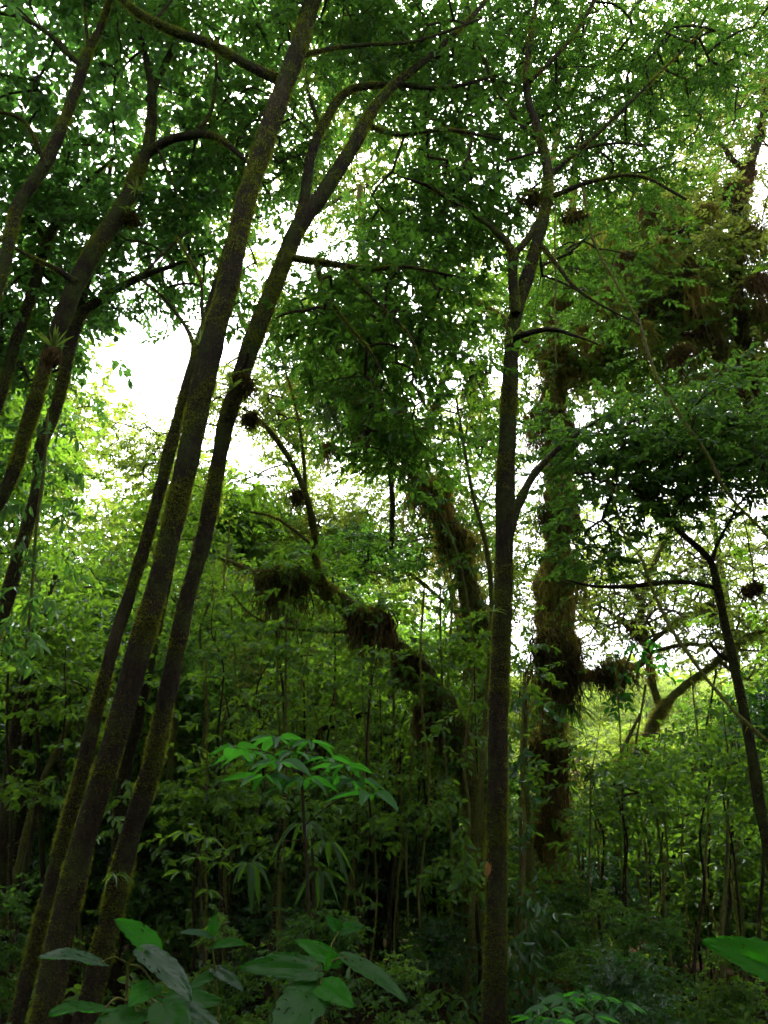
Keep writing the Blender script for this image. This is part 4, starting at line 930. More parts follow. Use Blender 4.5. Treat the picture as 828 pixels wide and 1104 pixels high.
def clump(label, px, py, Y, hw, hh, hang, mat='brown_fibre', straps=10, seed=0, name='moss_clump', cat='hanging moss', group='moss and epiphyte clumps', dens=1.0, leafmat='strap', dark=True):
    rng = np.random.default_rng(900 + seed)
    m = mpp(px, py, Y); c = at(px, py, Y)
    root = tag(empty(name, c), label, cat, group)
    rx, rz = hw * m, hh * m
    b = MB(); V, F = lumpy(np.zeros(3), (rx * 0.42, min(rx, 0.3) * 0.42, rz * 0.36), rng, amp=0.6); b.add(V, F, 0, True)
    n = int(520 * dens) if rx > 0.13 else 130
    D = rng.normal(size=(n, 3)); D /= np.linalg.norm(D, axis=1)[:, None]
    P = D * np.array([rx, min(rx, 0.35), rz]) * rng.uniform(0.5, 1.0, (n, 1))
    # short shaggy fibres over the body
    fl = min(0.17, (1.7 if straps else 0.8) * rx)
    f = MB(); hv = rng.random(n) < 0.6
    for q, sel in ((0, hv), (1, ~hv)): strands(f, P[sel], rng, fl, 0.005, q, 4, 0.22 * fl)
    b.build('root_mass', M['dark_fibre'], root)
    f.build('shaggy_fibres', [M[mat], M['olive_moss' if mat != 'olive_moss' else 'brown_fibre']], root)
    h = MB(); k = int(130 * dens)
    P2 = rng.uniform(-1, 1, (k, 3)) * np.array([rx, min(rx, 0.3) * 0.6, rz * 0.5]); strands(h, P2 - np.array([0, 0, rz * 0.3]), rng, hang * m, 0.009, 0, 5, 0.035)
    # a few clumped tails
    for q in range(max(2, int(5 * dens))):
        p0 = rng.uniform(-1, 1, 3) * np.array([rx * 0.85, 0.1, rz * 0.3]); kk = int(40)
        strands(h, p0 + rng.normal(0, 0.025, (kk, 3)), rng, hang * m * rng.uniform(0.6, 1.3), 0.008, 0, 5, 0.02)
    h.build('hanging_fibres', M['dark_fibre' if dark else mat], root)
    if straps:
        if rx > 0.15:
            lf = MB(); kk = int(12 * dens)
            put_sprays(lf, SPR['shrub'], rng.uniform(-1, 1, (kk, 3)) * np.array([rx, 0.15, rz]) + np.array([0, 0, rz * 0.5]), rng.uniform(-PI, PI, kk), rng, (0.5, 0.9), (-0.3, 0.9), 0.5)
            lf.build('fern_sprigs', [M['leaf_mid'], M['twig']], root)
        s = MB()
        for q in range(4):
            strap_leaves(s, rng.uniform(-0.8, 0.8, 3) * np.array([rx, 0.15, rz]), rng, max(3, straps // 3 + 1), min(0.30, rx * (1.5 if rx > 0.13 else 3.2)), 0.018, 0.9, 1.3)
        s.build('strap_leaves', M[leafmat], root)
    return root


cl = [
    ('dark shaggy clump hanging under the left end of the fallen trunk', 304, 620, 7.75, 28, 15, 52, 'dark_fibre', 8, 1.3),
    ('small shaggy clump between the two big ones on the fallen trunk', 350, 634, 7.8, 12, 10, 24, 'olive_moss', 4, 0.5),
    ('light brown beard of moss draped over the bend of the fallen trunk', 400, 664, 7.85, 24, 17, 46, 'brown_fibre', 6, 1.3),
    ('dark ragged clump on the middle of the fallen trunk, right of the light brown beard', 440, 708, 8.0, 15, 12, 34, 'dark_fibre', 6, 1.2),
    ('bulky dark clump hanging from the lower bend of the fallen trunk', 466, 764, 8.2, 20, 20, 40, 'brown_fibre', 6, 1.5),
    ('green shaggy moss mass on the lower end of the fallen trunk', 492, 806, 8.3, 18, 18, 36, 'olive_moss', 4, 1.0),
    ('ragged olive moss mass on the top bend of the crooked trunk', 462, 528, 9.6, 26, 22, 40, 'gold_moss', 6, 1.6),
    ('long olive moss fringe along the crooked trunk, below its top bend', 492, 580, 9.8, 26, 26, 46, 'olive_moss', 6, 1.4),
    ('dark shaggy mass low on the crooked trunk beside the straight one', 514, 660, 10.0, 22, 34, 60, 'brown_fibre', 4, 1.3),
    ('tall bundle of dark dead fronds and straps round the massive trunk', 596, 690, 9.2, 30, 36, 70, 'dark_fibre', 18, 2.0),
    ('dark skirt of old leaves round the massive trunk, lowest clump on it', 592, 800, 9.2, 22, 26, 60, 'dark_fibre', 8, 1.4),
    ('dark epiphyte bush at the end of the massive trunk short limb', 664, 720, 8.9, 24, 18, 30, 'dark_fibre', 14, 1.4),
    ('golden orange moss cushion high on the massive trunk', 592, 452, 9.5, 30, 40, 34, 'gold_moss', 10, 2.2),
    ('dark hanging fern mass under the golden moss cushion', 600, 548, 9.4, 24, 24, 36, 'dark_fibre', 14, 1.3),
    ('yellow green fern curtain on the tall dark trunk above the fallen one', 362, 420, 9.4, 24, 56, 46, 'strap', 16, 1.6),
    ('dark shaggy mass beside the yellow green fern curtain', 392, 440, 9.5, 20, 44, 50, 'dark_fibre', 10, 1.4),
    ('dark moss lump at the top of the crooked trunk among leaves', 396, 290, 9.8, 12, 26, 26, 'dark_fibre', 6, 0.8),
    ('red brown moss mass on the upper right tree, by the highest fork', 790, 200, 9.0, 15, 11, 34, 'brown_fibre', 8, 0.9),
    ('shaggy brown mass hanging at the upper right edge', 808, 250, 8.9, 20, 13, 44, 'olive_moss', 8, 1.1),
    ('brown clump of dead fronds on the left limb of the upper right tree', 738, 288, 8.8, 18, 11, 30, 'brown_fibre', 10, 0.9),
    ('dark hanging tail of moss on the upper right trunk', 794, 330, 8.9, 9, 20, 42, 'dark_fibre', 5, 1.0),
    ('wide orange brown moss curtain lowest on the upper right tree', 800, 392, 8.7, 24, 14, 52, 'brown_fibre', 8, 1.1),
    ('olive moss beard among thin twigs right of the high fork of the straight tree', 662, 255, 11.5, 18, 12, 34, 'olive_moss', 8, 1.0),
    ('yellowish moss clump in the middle of the brownish upper right crown', 700, 292, 10.5, 24, 14, 34, 'gold_moss', 10, 1.2),
    ('rusty brown dead frond heap in the upper right crown, under the yellowish clump', 730, 318, 9.4, 22, 14, 34, 'brown_fibre', 12, 1.2),
    ('olive moss mass above the flat dark crown of the right edge tree', 650, 385, 10.0, 26, 18, 40, 'olive_moss', 8, 1.3),
    ('golden shaggy moss sleeve on the massive trunk, above the golden cushion', 602, 385, 9.4, 22, 26, 34, 'gold_moss', 10, 1.3),
    ('olive shaggy sleeve in the middle of the massive trunk', 604, 610, 9.3, 22, 26, 40, 'olive_moss', 8, 1.3),
    ('dark brown hanging mass at the right edge above the wide moss curtain', 824, 335, 8.6, 14, 15, 40, 'olive_moss', 8, 0.9),
    ('thin olive moss fringe left of the upper right tree near its left limb', 765, 345, 8.9, 14, 16, 40, 'olive_moss', 6, 0.9),
    ('brown moss patch in the leaves high above the upper right tree left limb', 715, 215, 10.0, 18, 10, 26, 'brown_fibre', 8, 0.9),
    ('olive moss clump high between the forked leaning trunk and the straight tree', 470, 300, 10.2, 16, 14, 36, 'olive_moss', 8, 0.9),
    ('orange brown moss tuft left of the straight tree below its high fork', 512, 395, 10.2, 12, 10, 30, 'brown_fibre', 6, 0.7),
    ('rusty fibre tuft among leaves left of the upper right tree', 705, 330, 9.2, 16, 12, 30, 'brown_fibre', 5, 0.8),
    ('brown moss sleeve on the forked limb of the umbrella tree', 684, 675, 13.4, 7, 16, 18, 'brown_fibre', 0, 0.7),
    ('small dark moss tail hanging from the umbrella tree', 768, 655, 13.4, 7, 14, 26, 'dark_fibre', 0, 0.6),
    ('pear shaped brown nest of moss hanging alone against white sky near the right edge', 812, 632, 6.4, 6, 10, 8, 'brown_fibre', 0, 0.7),
    ('round mossy knob at the cut end of the leaning log in the right thicket', 655, 880, 12.4, 14, 14, 12, 'olive_moss', 3, 0.9),
    ('dark epiphyte tuft at the tip of the curved branch by the forked leaning trunk', 270, 450, 7.1, 8, 6, 14, 'dark_fibre', 10, 0.6),
    ('little dark epiphyte on the curved branch above the fallen trunk', 322, 530, 7.4, 4, 5, 20, 'dark_fibre', 8, 0.4),
    ('dark lump of epiphytes on the straight tree, under its high fork', 574, 212, 6.0, 12, 8, 8, 'dark_fibre', 4, 0.5),
    ('dark frond clump right of the high fork of the straight tree', 618, 232, 5.9, 12, 9, 8, 'dark_fibre', 6, 0.5),
    ('small dark epiphyte lump beside the arched limb of the left forked tree', 142, 236, 5.8, 6, 6, 5, 'dark_fibre', 6, 0.35),
    ('shaggy moss collar on the forked leaning trunk halfway up', 260, 408, 5.25, 8, 11, 16, 'dark_fibre', 8, 0.6),
]
for i, (lab, px, py, Y, hw, hh, hg, mt, stp, dn) in enumerate(cl):
    clump(lab, px, py, Y, hw, hh, hg, mt, stp, i, dens=dn, dark=mt in ('dark_fibre',))

# many small ragged curtains of the same moss
for k, (px, py, Y, hw, hg, mt) in enumerate([(640, 235, 8.2, 10, 34, 'olive_moss'), (676, 275, 8.4, 12, 40, 'brown_fibre'), (655, 310, 8.6, 9, 30, 'gold_moss'), (716, 262, 8.2, 11, 36, 'olive_moss'), (748, 305, 8.5, 10, 40, 'gold_moss'), (690, 350, 8.4, 10, 34, 'olive_moss'),
                                            (735, 375, 8.5, 12, 36, 'brown_fibre'), (770, 405, 8.4, 12, 40, 'olive_moss'), (630, 355, 8.8, 10, 34, 'gold_moss'), (700, 225, 8.6, 10, 30, 'brown_fibre'), (760, 225, 8.4, 11, 34, 'olive_moss'), (815, 300, 8.2, 12, 40, 'brown_fibre'), (780, 455, 8.6, 10, 34, 'gold_moss')]):
    clump('ragged small moss curtain hanging from twigs in the crowded upper right crown', px, py, Y, hw, hw * 0.5, hg, mt, 4, 60 + k, dens=0.55, dark=False, group='small moss curtains in the upper right crown')
for k, (px, py, Y, hw, hg, mt) in enumerate([(345, 300, 9.0, 10, 40, 'olive_moss'), (372, 345, 9.0, 12, 44, 'brown_fibre'), (410, 330, 9.2, 9, 34, 'olive_moss'), (385, 395, 9.0, 12, 46, 'gold_moss'), (430, 430, 9.2, 10, 36, 'brown_fibre'), (355, 480, 9.2, 9, 34, 'olive_moss'), (505, 420, 9.4, 9, 36, 'olive_moss'), (480, 350, 9.4, 10, 34, 'gold_moss')]):
    clump('ragged small moss curtain hanging in the foliage above the crooked and the fallen trunk', px, py, Y, hw, hw * 0.5, hg, mt, 4, 80 + k, dens=0.55, dark=False, group='small moss curtains over the crooked trunk')

# rosettes (bromeliads) standing on the trunks
def rosette(label, px, py, Y, n, L, W, up, droop, mat, seed, root_ball=0.0):
    rng = np.random.default_rng(1500 + seed)
    c = at(px, py, Y)
    root = tag(empty('bromeliad', c), label, 'bromeliad', 'bromeliads on the trunks')
    s = MB(); strap_leaves(s, np.zeros(3), rng, n, L, W, up, droop, seg=8); s.build('leaves', M[mat], root)
    if root_ball:
        b = MB(); V, F = lumpy(np.array([0, 0, -root_ball * 0.8]), (root_ball * 0.8, root_ball * 0.8, root_ball), rng); b.add(V, F, 0, True)
        P = rng.normal(size=(260, 3)); P /= np.linalg.norm(P, axis=1)[:, None]
        b.build('root_ball', M['dark_fibre'], root)
        f = MB(); strands(f, P * root_ball * 0.85 + np.array([0, 0, -root_ball * 0.8]), rng, 0.08, 0.004, 0, 3, 0.01); f.build('roots', M['brown_fibre'], root)


rosette('yellow green bromeliad rosette standing on a brown root ball on the left dark trunk', 57, 376, 5.25, 26, 0.22, 0.022, 1.25, 0.35, 'strap', 1, 0.085)
rosette('grassy bromeliad tuft at the narrow gap where the slimmest leaning trunk meets the thickest', 214, 372, 5.5, 14, 0.22, 0.014, 1.2, 0.5, 'strap', 2)
rosette('drooping rosette low on the forked leaning trunk', 124, 945, 4.85, 14, 0.16, 0.011, 0.7, 1.4, 'leaf_mid', 3)
rosette('bright bromeliad tuft on the straight trunk where its lowest high branch leaves', 552, 364, 5.7, 18, 0.19, 0.016, 1.1, 0.6, 'strap', 4)
rosette('strap leaf tuft at the moss collar of the forked leaning trunk', 250, 420, 5.1, 14, 0.17, 0.016, 1.0, 0.8, 'strap', 5)
rosette('light green tuft on the straight trunk beside the fallen limb', 532, 660, 5.7, 14, 0.14, 0.014, 1.0, 0.9, 'strap', 6)
rosette('bromeliad rosette high on the thickest leaning trunk, right side near the top', 330, 90, 5.2, 16, 0.22, 0.022, 0.9, 0.9, 'strap', 7)
rosette('small rosette where the arched limb forks on the left tree', 146, 205, 5.6, 12, 0.16, 0.014, 1.1, 0.5, 'strap', 8)
rosette('dark long strapped tuft hanging from the right side of the massive trunk', 612, 762, 9.1, 18, 0.42, 0.035, 0.4, 1.6, 'leaf_dark', 9)


def liana(label, pts, Y0, Y1=None, mat='liana', fuzz=0, name='liana', group='lianas'):
    rows = px_limb(pts, Y0, Y1, 0.05)
    rows[:, :3] += 0.008 * np.stack([vnoise(rows[:, :3] * 6 + k * 9) for k in range(3)], 1)
    mb = MB(); V, F, D = tube(rows[:, :3], rows[:, 3], 7, 0.25, 9.0); mb.add(V, F, 0, True)
    o = mb.build(name, M[mat], None, rows[0, :3]); tag(o, label, 'liana', group)
    if fuzz:
        f = MB(); rr = np.random.default_rng(int(pts[0][0])); k = int(len(rows) * fuzz)
        strands(f, rows[rr.integers(0, len(rows), k), :3] + rr.normal(0, 0.006, (k, 3)), rr, 0.06, 0.004, 0, 3, 0.01)
        f.build('moss_fringe', M['moss'], o, rows[0, :3])


liana('long pale liana swinging down through the right crown to the right edge', [(628, 200, 3), (640, 260, 3), (665, 305, 3), (690, 350, 3.5), (705, 400, 3.5), (735, 450, 4), (765, 495, 4), (780, 525, 3.5), (810, 560, 3), (850, 600, 3)], 5.9, 5.7, fuzz=6)
liana('straight taut liana slanting below the umbrella crown towards the right edge', [(690, 600, 3), (705, 640, 3.5), (725, 680, 4), (755, 722, 4), (790, 765, 4), (850, 820, 4)], 6.2, 5.8, fuzz=3)
liana('thin vine hanging straight down right of the straight tree high fork', [(599, 215, 2), (598, 260, 2), (599, 300, 2), (598, 340, 1.6), (600, 400, 1.2)], 5.9)
liana('thread holding the lone pear shaped moss nest near the right edge', [(800, 548, 1.4), (805, 575, 1.4), (810, 600, 1.4), (812, 628, 1.4)], 6.4)
liana('dark vertical vine above the fallen trunk', [(420, 450, 5), (421, 500, 6), (423, 550, 6), (422, 592, 5)], 9.0, 9.0, 'bark')
liana('pale vine looping under the upper crown of the right', [(640, 440, 2.2), (652, 500, 2.4), (664, 545, 2.2), (676, 590, 2)], 6.1)
liana('thread vine hanging from the left end of the fallen trunk', [(298, 640, 3), (300, 690, 2.6), (299, 740, 2.4), (302, 800, 2)], 7.7)
liana('thread vine hanging from the middle of the fallen trunk', [(392, 690, 2.4), (391, 740, 2.2), (394, 800, 2), (392, 900, 1.8)], 7.8)
liana('thin vine hanging past the bulky dark clump of the fallen trunk', [(446, 760, 2.2), (444, 830, 2.2), (438, 900, 2), (440, 1000, 2)], 8.0)
liana('vine looping from the massive trunk to the ground on its left', [(560, 860, 4), (562, 930, 4.5), (556, 990, 4), (562, 1060, 4), (570, 1120, 4)], 8.4, fuzz=8)
liana('mossy vine beside the crooked trunk, left of the straight trunk', [(488, 640, 3), (484, 720, 3), (480, 800, 3), (486, 900, 3)], 8.8, fuzz=4)
liana('thin vine hanging behind the forked leaning trunk', [(248, 560, 1.8), (244, 600, 1.8), (240, 640, 1.6)], 6.0)
for i, (px, y0, y1, Y, w) in enumerate([(250, 860, 1060, 8.2, 2.4), (275, 840, 1080, 9.0, 2.6), (322, 880, 1060, 8.5, 2.2), (372, 850, 1090, 9.2, 3), (388, 900, 1100, 8.0, 2.2), (418, 860, 1080, 9.4, 2.6), (452, 840, 1070, 8.8, 2.2),
                                        (500, 850, 1090, 9.0, 2.6), (232, 880, 1080, 9.5, 3), (630, 900, 1090, 9.2, 2.2), (646, 880, 1080, 10.4, 2.6), (760, 920, 1100, 10.2, 2.8), (698, 900, 1060, 10.0, 2), (795, 930, 1100, 9.8, 2.4), (350, 900, 1060, 10.2, 3), (476, 880, 1060, 10.0, 3)]
                                       + [(224 + 17.3 * k + 9 * math.sin(k * 2.1), 690 + 70 * math.sin(k * 3.7) + (90 if k > 18 else 0), 1070, 7.4 + 1.7 * ((k * 0.618) % 1), 1.5 + 0.9 * ((k * 0.37) % 1)) for k in range(34) if not 17 < k < 24]):
    rr = random.Random(i)
    liana('thin vertical vine among many in the dark thicket near the ground', [(px + rr.uniform(-10, 10), y0 + (y1 - y0) * k / 4, w) for k in range(5)], Y, Y, 'liana' if i % 3 else 'bark', 3, 'hanging_vine', 'thin vines in the thicket')

# climbing plants on the trunks
def climber(label, pts, Y, n, mat, spr, seed, spread=0.1):
    rng = np.random.default_rng(1700 + seed)
    rows = px_limb(pts, Y, Y, 0.05); base = rows[0, :3]
    root = tag(empty('climbing_plant', base), label, 'climbing plant', 'climbing plants on the trunks')
    mb = MB(); V, F, D = tube(rows[:, :3], rows[:, 3], 6, 0.1); mb.add(V, F, 0, True); mb.build('stem', M['liana'], root, base)
    cr = MB(); idx = rng.integers(0, len(rows), n)
    put_sprays(cr, SPR[spr], rows[idx, :3] + rng.normal(0, spread, (n, 3)) * np.array([1, 0.5, 0.6]), rng.uniform(-PI, 0, n), rng, (0.8, 1.25), (0.2, 1.1), 0.4)
    cr.build('leaves', [M[mat], M['liana']], root, base)


climber('bluish leaved climber between the straight trunk and the massive trunk', [(566, 1110, 4), (562, 1000, 4), (566, 900, 4), (562, 820, 3), (566, 730, 3)], 6.6, 20, 'leaf_blue', 'shrub', 1)
climber('broad leaved climber hugging the left side of the straight trunk', [(500, 960, 4), (506, 880, 4), (500, 820, 3), (508, 760, 3), (510, 720, 2)], 6.8, 34, 'leaf_mid', 'shrub', 2, 0.13)
climber('climber with drooping leaves hiding the crossing trunk at the left edge', [(28, 700, 3), (34, 640, 3), (40, 560, 3), (48, 500, 3), (52, 440, 2)], 6.0, 46, 'leaf_left', 'long', 3, 0.13)
climber('pale leaved climber on the right side of the massive trunk foot', [(628, 1080, 3), (622, 1020, 3), (626, 960, 3), (622, 900, 2)], 8.9, 30, 'leaf_mid', 'long', 4, 0.14)
climber('bluish leafed plant at the foot of the straight trunk', [(556, 1140, 4), (560, 1080, 4), (564, 1030, 3), (568, 990, 2)], 6.2, 40, 'leaf_blue', 'long', 5, 0.12)
climber('fern like climber on the limb end of the massive trunk', [(668, 740, 3), (676, 715, 3), (684, 695, 2)], 8.7, 12, 'leaf_bright', 'shrub', 6, 0.12)

climber('fern sprays growing all along the upper massive trunk', [(604, 660, 4), (605, 580, 4), (602, 500, 4), (598, 420, 3), (602, 340, 3)], 9.3, 60, 'leaf_olive', 'shrub', 7, 0.2)
climber('dark leafy climber wrapping the crooked trunk behind the straight one', [(514, 800, 4), (508, 680, 4), (490, 590, 4), (462, 530, 3)], 9.3, 40, 'leaf_mid', 'canopy', 8, 0.2)

# single dead leaf caught on the straight trunk
mb = MB(); c = at(525, 928, 5.45); v = leaf_verts(0.10, 0.05, 0.3, 0.2) @ rot_zyx(np.array(1.2), np.array(1.35), np.array(0.3)).T
mb.add(v, LEAF_F); tag(mb.build('dead_leaf', M['leaf_brown'], None, None), 'single orange dead leaf caught on the left side of the straight trunk', 'dead leaf')
bpy.data.objects['dead_leaf'].location = c


# ================================================================== foreground plants
def veined(name, c0, c1, vein, trans, gloss=0.01, rough=0.4):
    m, nt, N, L = new_mat(name)
    out = N.new('ShaderNodeOutputMaterial'); uv = N.new('ShaderNodeUVMap'); uv.uv_map = 'UVMap'
    sx = N.new('ShaderNodeSeparateXYZ'); L.new(uv.outputs[0], sx.inputs[0])
    ab = N.new('ShaderNodeMath'); ab.operation = 'ABSOLUTE'; L.new(sx.outputs[1], ab.inputs[0])
    # side veins run forward from the midrib: phase = u*9 - |v|*3.2
    m1 = N.new('ShaderNodeMath'); m1.operation = 'MULTIPLY'; m1.inputs[1].default_value = 9.0; L.new(sx.outputs[0], m1.inputs[0])
    m2 = N.new('ShaderNodeMath'); m2.operation = 'MULTIPLY'; m2.inputs[1].default_value = 3.2; L.new(ab.outputs[0], m2.inputs[0])
    sb = N.new('ShaderNodeMath'); sb.operation = 'SUBTRACT'; L.new(m1.outputs[0], sb.inputs[0]); L.new(m2.outputs[0], sb.inputs[1])
    pp = N.new('ShaderNodeMath'); pp.operation = 'PINGPONG'; pp.inputs[1].default_value = 0.5; L.new(sb.outputs[0], pp.inputs[0])
    lt = N.new('ShaderNodeMapRange'); lt.inputs['From Min'].default_value = 0.0; lt.inputs['From Max'].default_value = 0.06; lt.inputs['To Min'].default_value = 1; lt.inputs['To Max'].default_value = 0; L.new(pp.outputs[0], lt.inputs[0])
    md = N.new('ShaderNodeMapRange'); md.inputs['From Min'].default_value = 0.012; md.inputs['From Max'].default_value = 0.035; md.inputs['To Min'].default_value = 1; md.inputs['To Max'].default_value = 0; L.new(ab.outputs[0], md.inputs[0])
    vx = N.new('ShaderNodeMath'); vx.operation = 'MAXIMUM'; L.new(lt.outputs[0], vx.inputs[0]); L.new(md.outputs[0], vx.inputs[1])
    tc = N.new('ShaderNodeTexCoord'); nz = N.new('ShaderNodeTexNoise'); nz.inputs['Scale'].default_value = 22; nz.inputs['Detail'].default_value = 6; L.new(tc.outputs['Object'], nz.inputs['Vector'])
    cr = ramp(N, [(0.3, c0), (0.7, c1)]); L.new(nz.outputs['Fac'], cr.inputs[0])
    mx = N.new('ShaderNodeMix'); mx.data_type = 'RGBA'; mf = N.new('ShaderNodeMath'); mf.operation = 'MULTIPLY'; mf.inputs[1].default_value = 0.22
    L.new(vx.outputs[0], mf.inputs[0]); L.new(mf.outputs[0], mx.inputs[0]); L.new(cr.outputs[0], mx.inputs[6]); mx.inputs[7].default_value = (*vein, 1)
    df = N.new('ShaderNodeBsdfDiffuse'); L.new(mx.outputs[2], df.inputs[0])
    tr = N.new('ShaderNodeBsdfTranslucent'); tr.inputs[0].default_value = (*trans, 1)
    s1 = N.new('ShaderNodeMixShader'); s1.inputs[0].default_value = 0.45; L.new(df.outputs[0], s1.inputs[1]); L.new(tr.outputs[0], s1.inputs[2])
    gl = N.new('ShaderNodeBsdfGlossy'); gl.inputs['Roughness'].default_value = rough
    fm = sheen(N, L, gloss)
    s2 = N.new('ShaderNodeMixShader'); L.new(fm.outputs[0], s2.inputs[0]); L.new(s1.outputs[0], s2.inputs[1]); L.new(gl.outputs[0], s2.inputs[2])
    bp = N.new('ShaderNodeBump'); bp.inputs['Strength'].default_value = 0.3; bp.inputs['Distance'].default_value = 0.004; bp.invert = True
    ad = N.new('ShaderNodeMath'); ad.operation = 'ADD'; L.new(vx.outputs[0], ad.inputs[0]); L.new(nz.outputs['Fac'], ad.inputs[1])
    L.new(ad.outputs[0], bp.inputs['Height'])
    for q in (df, gl): L.new(bp.outputs[0], q.inputs['Normal'])
    L.new(s2.outputs[0], out.inputs[0])
    return m


M['big_leaf'] = veined('big_leaf', (0.009, 0.052, 0.007), (0.018, 0.078, 0.010), (0.035, 0.11, 0.02), (0.05, 0.32, 0.015))
M['big_leaf_bright'] = veined('big_bright_leaf', (0.014, 0.085, 0.008), (0.026, 0.12, 0.012), (0.05, 0.16, 0.025), (0.07, 0.48, 0.015))  # big_leaf in a brighter green, given to single leaves
M['big_leaf_waxy'] = veined('big_waxy_leaf', (0.012, 0.042, 0.020), (0.024, 0.062, 0.030), (0.04, 0.09, 0.045), (0.05, 0.26, 0.02), 0.022, 0.34)


def big_leaf(parent, base, tip, nrm, width, mat='big_leaf', heart=0.12, cup=0.18, bend=0.12, seed=0, name='leaf', holes=0.0):
    """broad leaf from base to tip, nrm = where its upper face looks; wavy edge, sunk veins"""
    rng = np.random.default_rng(seed + 5)
    base, tip, nrm = map(lambda a: np.asarray(a, float), (base, tip, nrm))
    ax = tip - base; L = np.linalg.norm(ax); ax /= L
    nrm = nrm - ax * nrm.dot(ax); nrm /= np.linalg.norm(nrm); sd = np.cross(nrm, ax)
    nu, nv = 64, 37
    u = np.linspace(0, 1, nu); v = np.linspace(-1, 1, nv)
    prof = np.sin(PI * np.clip(u, 0, 1) ** 0.72) ** 0.62 * (1 - 0.25 * u)
    prof /= prof.max()
    prof[-1] = 0.0; prof[0] = 0.10
    U, Vv = np.meshgrid(u, v, indexing='ij')
    W = width / 2 * prof[:, None] * Vv
    ph = rng.uniform(0, 9)
    edge = 1 + 0.045 * np.sin(U * 41 + ph) * np.abs(Vv) ** 3 + 0.05 * vnoise(np.stack([U * 5 + ph, Vv * 2, U * 0], -1)) * np.abs(Vv)
    back = heart * L * np.abs(Vv) ** 1.6 * np.clip(1 - U * 2.2, 0, 1) * 1.3
    A = U * L - back
    H = cup * width * 0.5 * np.abs(Vv) * prof[:, None] - bend * L * (U ** 2) + 0.007 * width * np.sin((U * 9 - np.abs(Vv) * 3.2) * 2 * PI) * np.abs(Vv) \
        + 0.05 * width * vnoise(np.stack([U * 4 + ph * 3, Vv * 2.5, U * 0 + 5], -1))
    P = base + ax * A[..., None] + sd * (W * edge)[..., None] + nrm * H[..., None]
    i = (np.arange(nu - 1)[:, None] * nv + np.arange(nv - 1)[None]).ravel()
    F = np.stack([i, i + 1, i + nv + 1, i + nv], 1)
    if holes:
        c = (U[:-1, :-1] + 0.01, Vv[:-1, :-1] + 0.02)
        q = vnoise(np.stack([c[0] * 26 + ph, c[1] * 11, c[0] * 0], -1)).ravel()
        F = F[(q < 1 - holes)]
    mb = MB(); mb.add(P.reshape(-1, 3), F, 0, True)
    o = np.array(parent.location)
    return mb.build(name, M[mat], parent, o, uv=np.stack([U, Vv], -1).reshape(-1, 2))


def stalk(parent, pts, r, name='stalk', mat='liana', o=None):
    rows = spline(np.array([[*p, r] for p in pts]), step=0.015)
    mb = MB(); V, F, D = tube(rows[:, :3], rows[:, 3] * np.linspace(1.15, 0.75, len(rows)), 7); mb.add(V, F, 0, True)
    mb.build(name, M[mat], parent, np.array(parent.location) if o is None else o)


def foreground_plant(label, stem, leaves, r=0.004, group='broad leaved plants in the foreground'):
    """stem: pixel path (px,py,Y) from the ground; leaves: (base px,py,Y, tip px,py,Y, normal, width px, mat)"""
    pts = [at(*p) for p in stem]
    g = pts[0].copy(); g[2] = float(ground(g[0], g[1])) - 0.05
    root = tag(empty('broad_leaved_plant', g), label, 'plant', group)
    stalk(root, [g] + pts, r, 'stem')
    top = pts[-1]
    for i, (b, tp, nr, w, mt) in enumerate(leaves):
        B, T = at(*b), at(*tp)
        near = pts[int(np.argmin([np.linalg.norm(p - B) for p in pts]))]
        mid = (near + B) / 2 + np.array([0, 0, 0.012])
        lf = big_leaf(root, B, T, nr, 0.82 * w * mpp(b[0], b[1], (b[2] + tp[2]) / 2), mt, seed=int(b[0] * 7 + b[1]), holes=0.24 if w > 25 else 0)
        stalk(lf, [near, mid, B], r * 0.55, 'leaf_stalk', o=g)


foreground_plant('broad leaved plant with silvery waxy leaves in the lower left corner', [(128, 1180, 1.75), (132, 1120, 1.75), (136, 1080, 1.75), (138, 1040, 1.75)], [
    ((107, 1039, 1.72), (46, 1022, 1.62), (0.1, -0.35, 1), 46, 'big_leaf_waxy'),
    ((168, 1024, 1.80), (129, 990, 1.72), (0.55, -0.75, 0.5), 34, 'big_leaf_bright'),
    ((156, 1027, 1.72), (208, 1066, 1.62), (0.25, -0.45, 0.9), 42, 'big_leaf_waxy'),
    ((166, 1062, 1.70), (142, 1078, 1.60), (0.2, -0.9, 0.7), 34, 'big_leaf_bright'),
    ((112, 1088, 1.65), (58, 1082, 1.52), (-0.1, -0.7, 0.7), 46, 'big_leaf'),
    ((148, 1092, 1.66), (100, 1118, 1.50), (0.0, -0.7, 0.7), 60, 'big_leaf'),
    ((168, 1088, 1.72), (236, 1072, 1.70), (0.1, -0.6, 0.8), 44, 'big_leaf'),
    ((190, 1080, 1.66), (246, 1112, 1.55), (0.3, -0.5, 0.85), 30, 'big_leaf_waxy'),
    ((176, 1085, 1.60), (200, 1130, 1.48), (0.1, -0.7, 0.7), 50, 'big_leaf'),
])
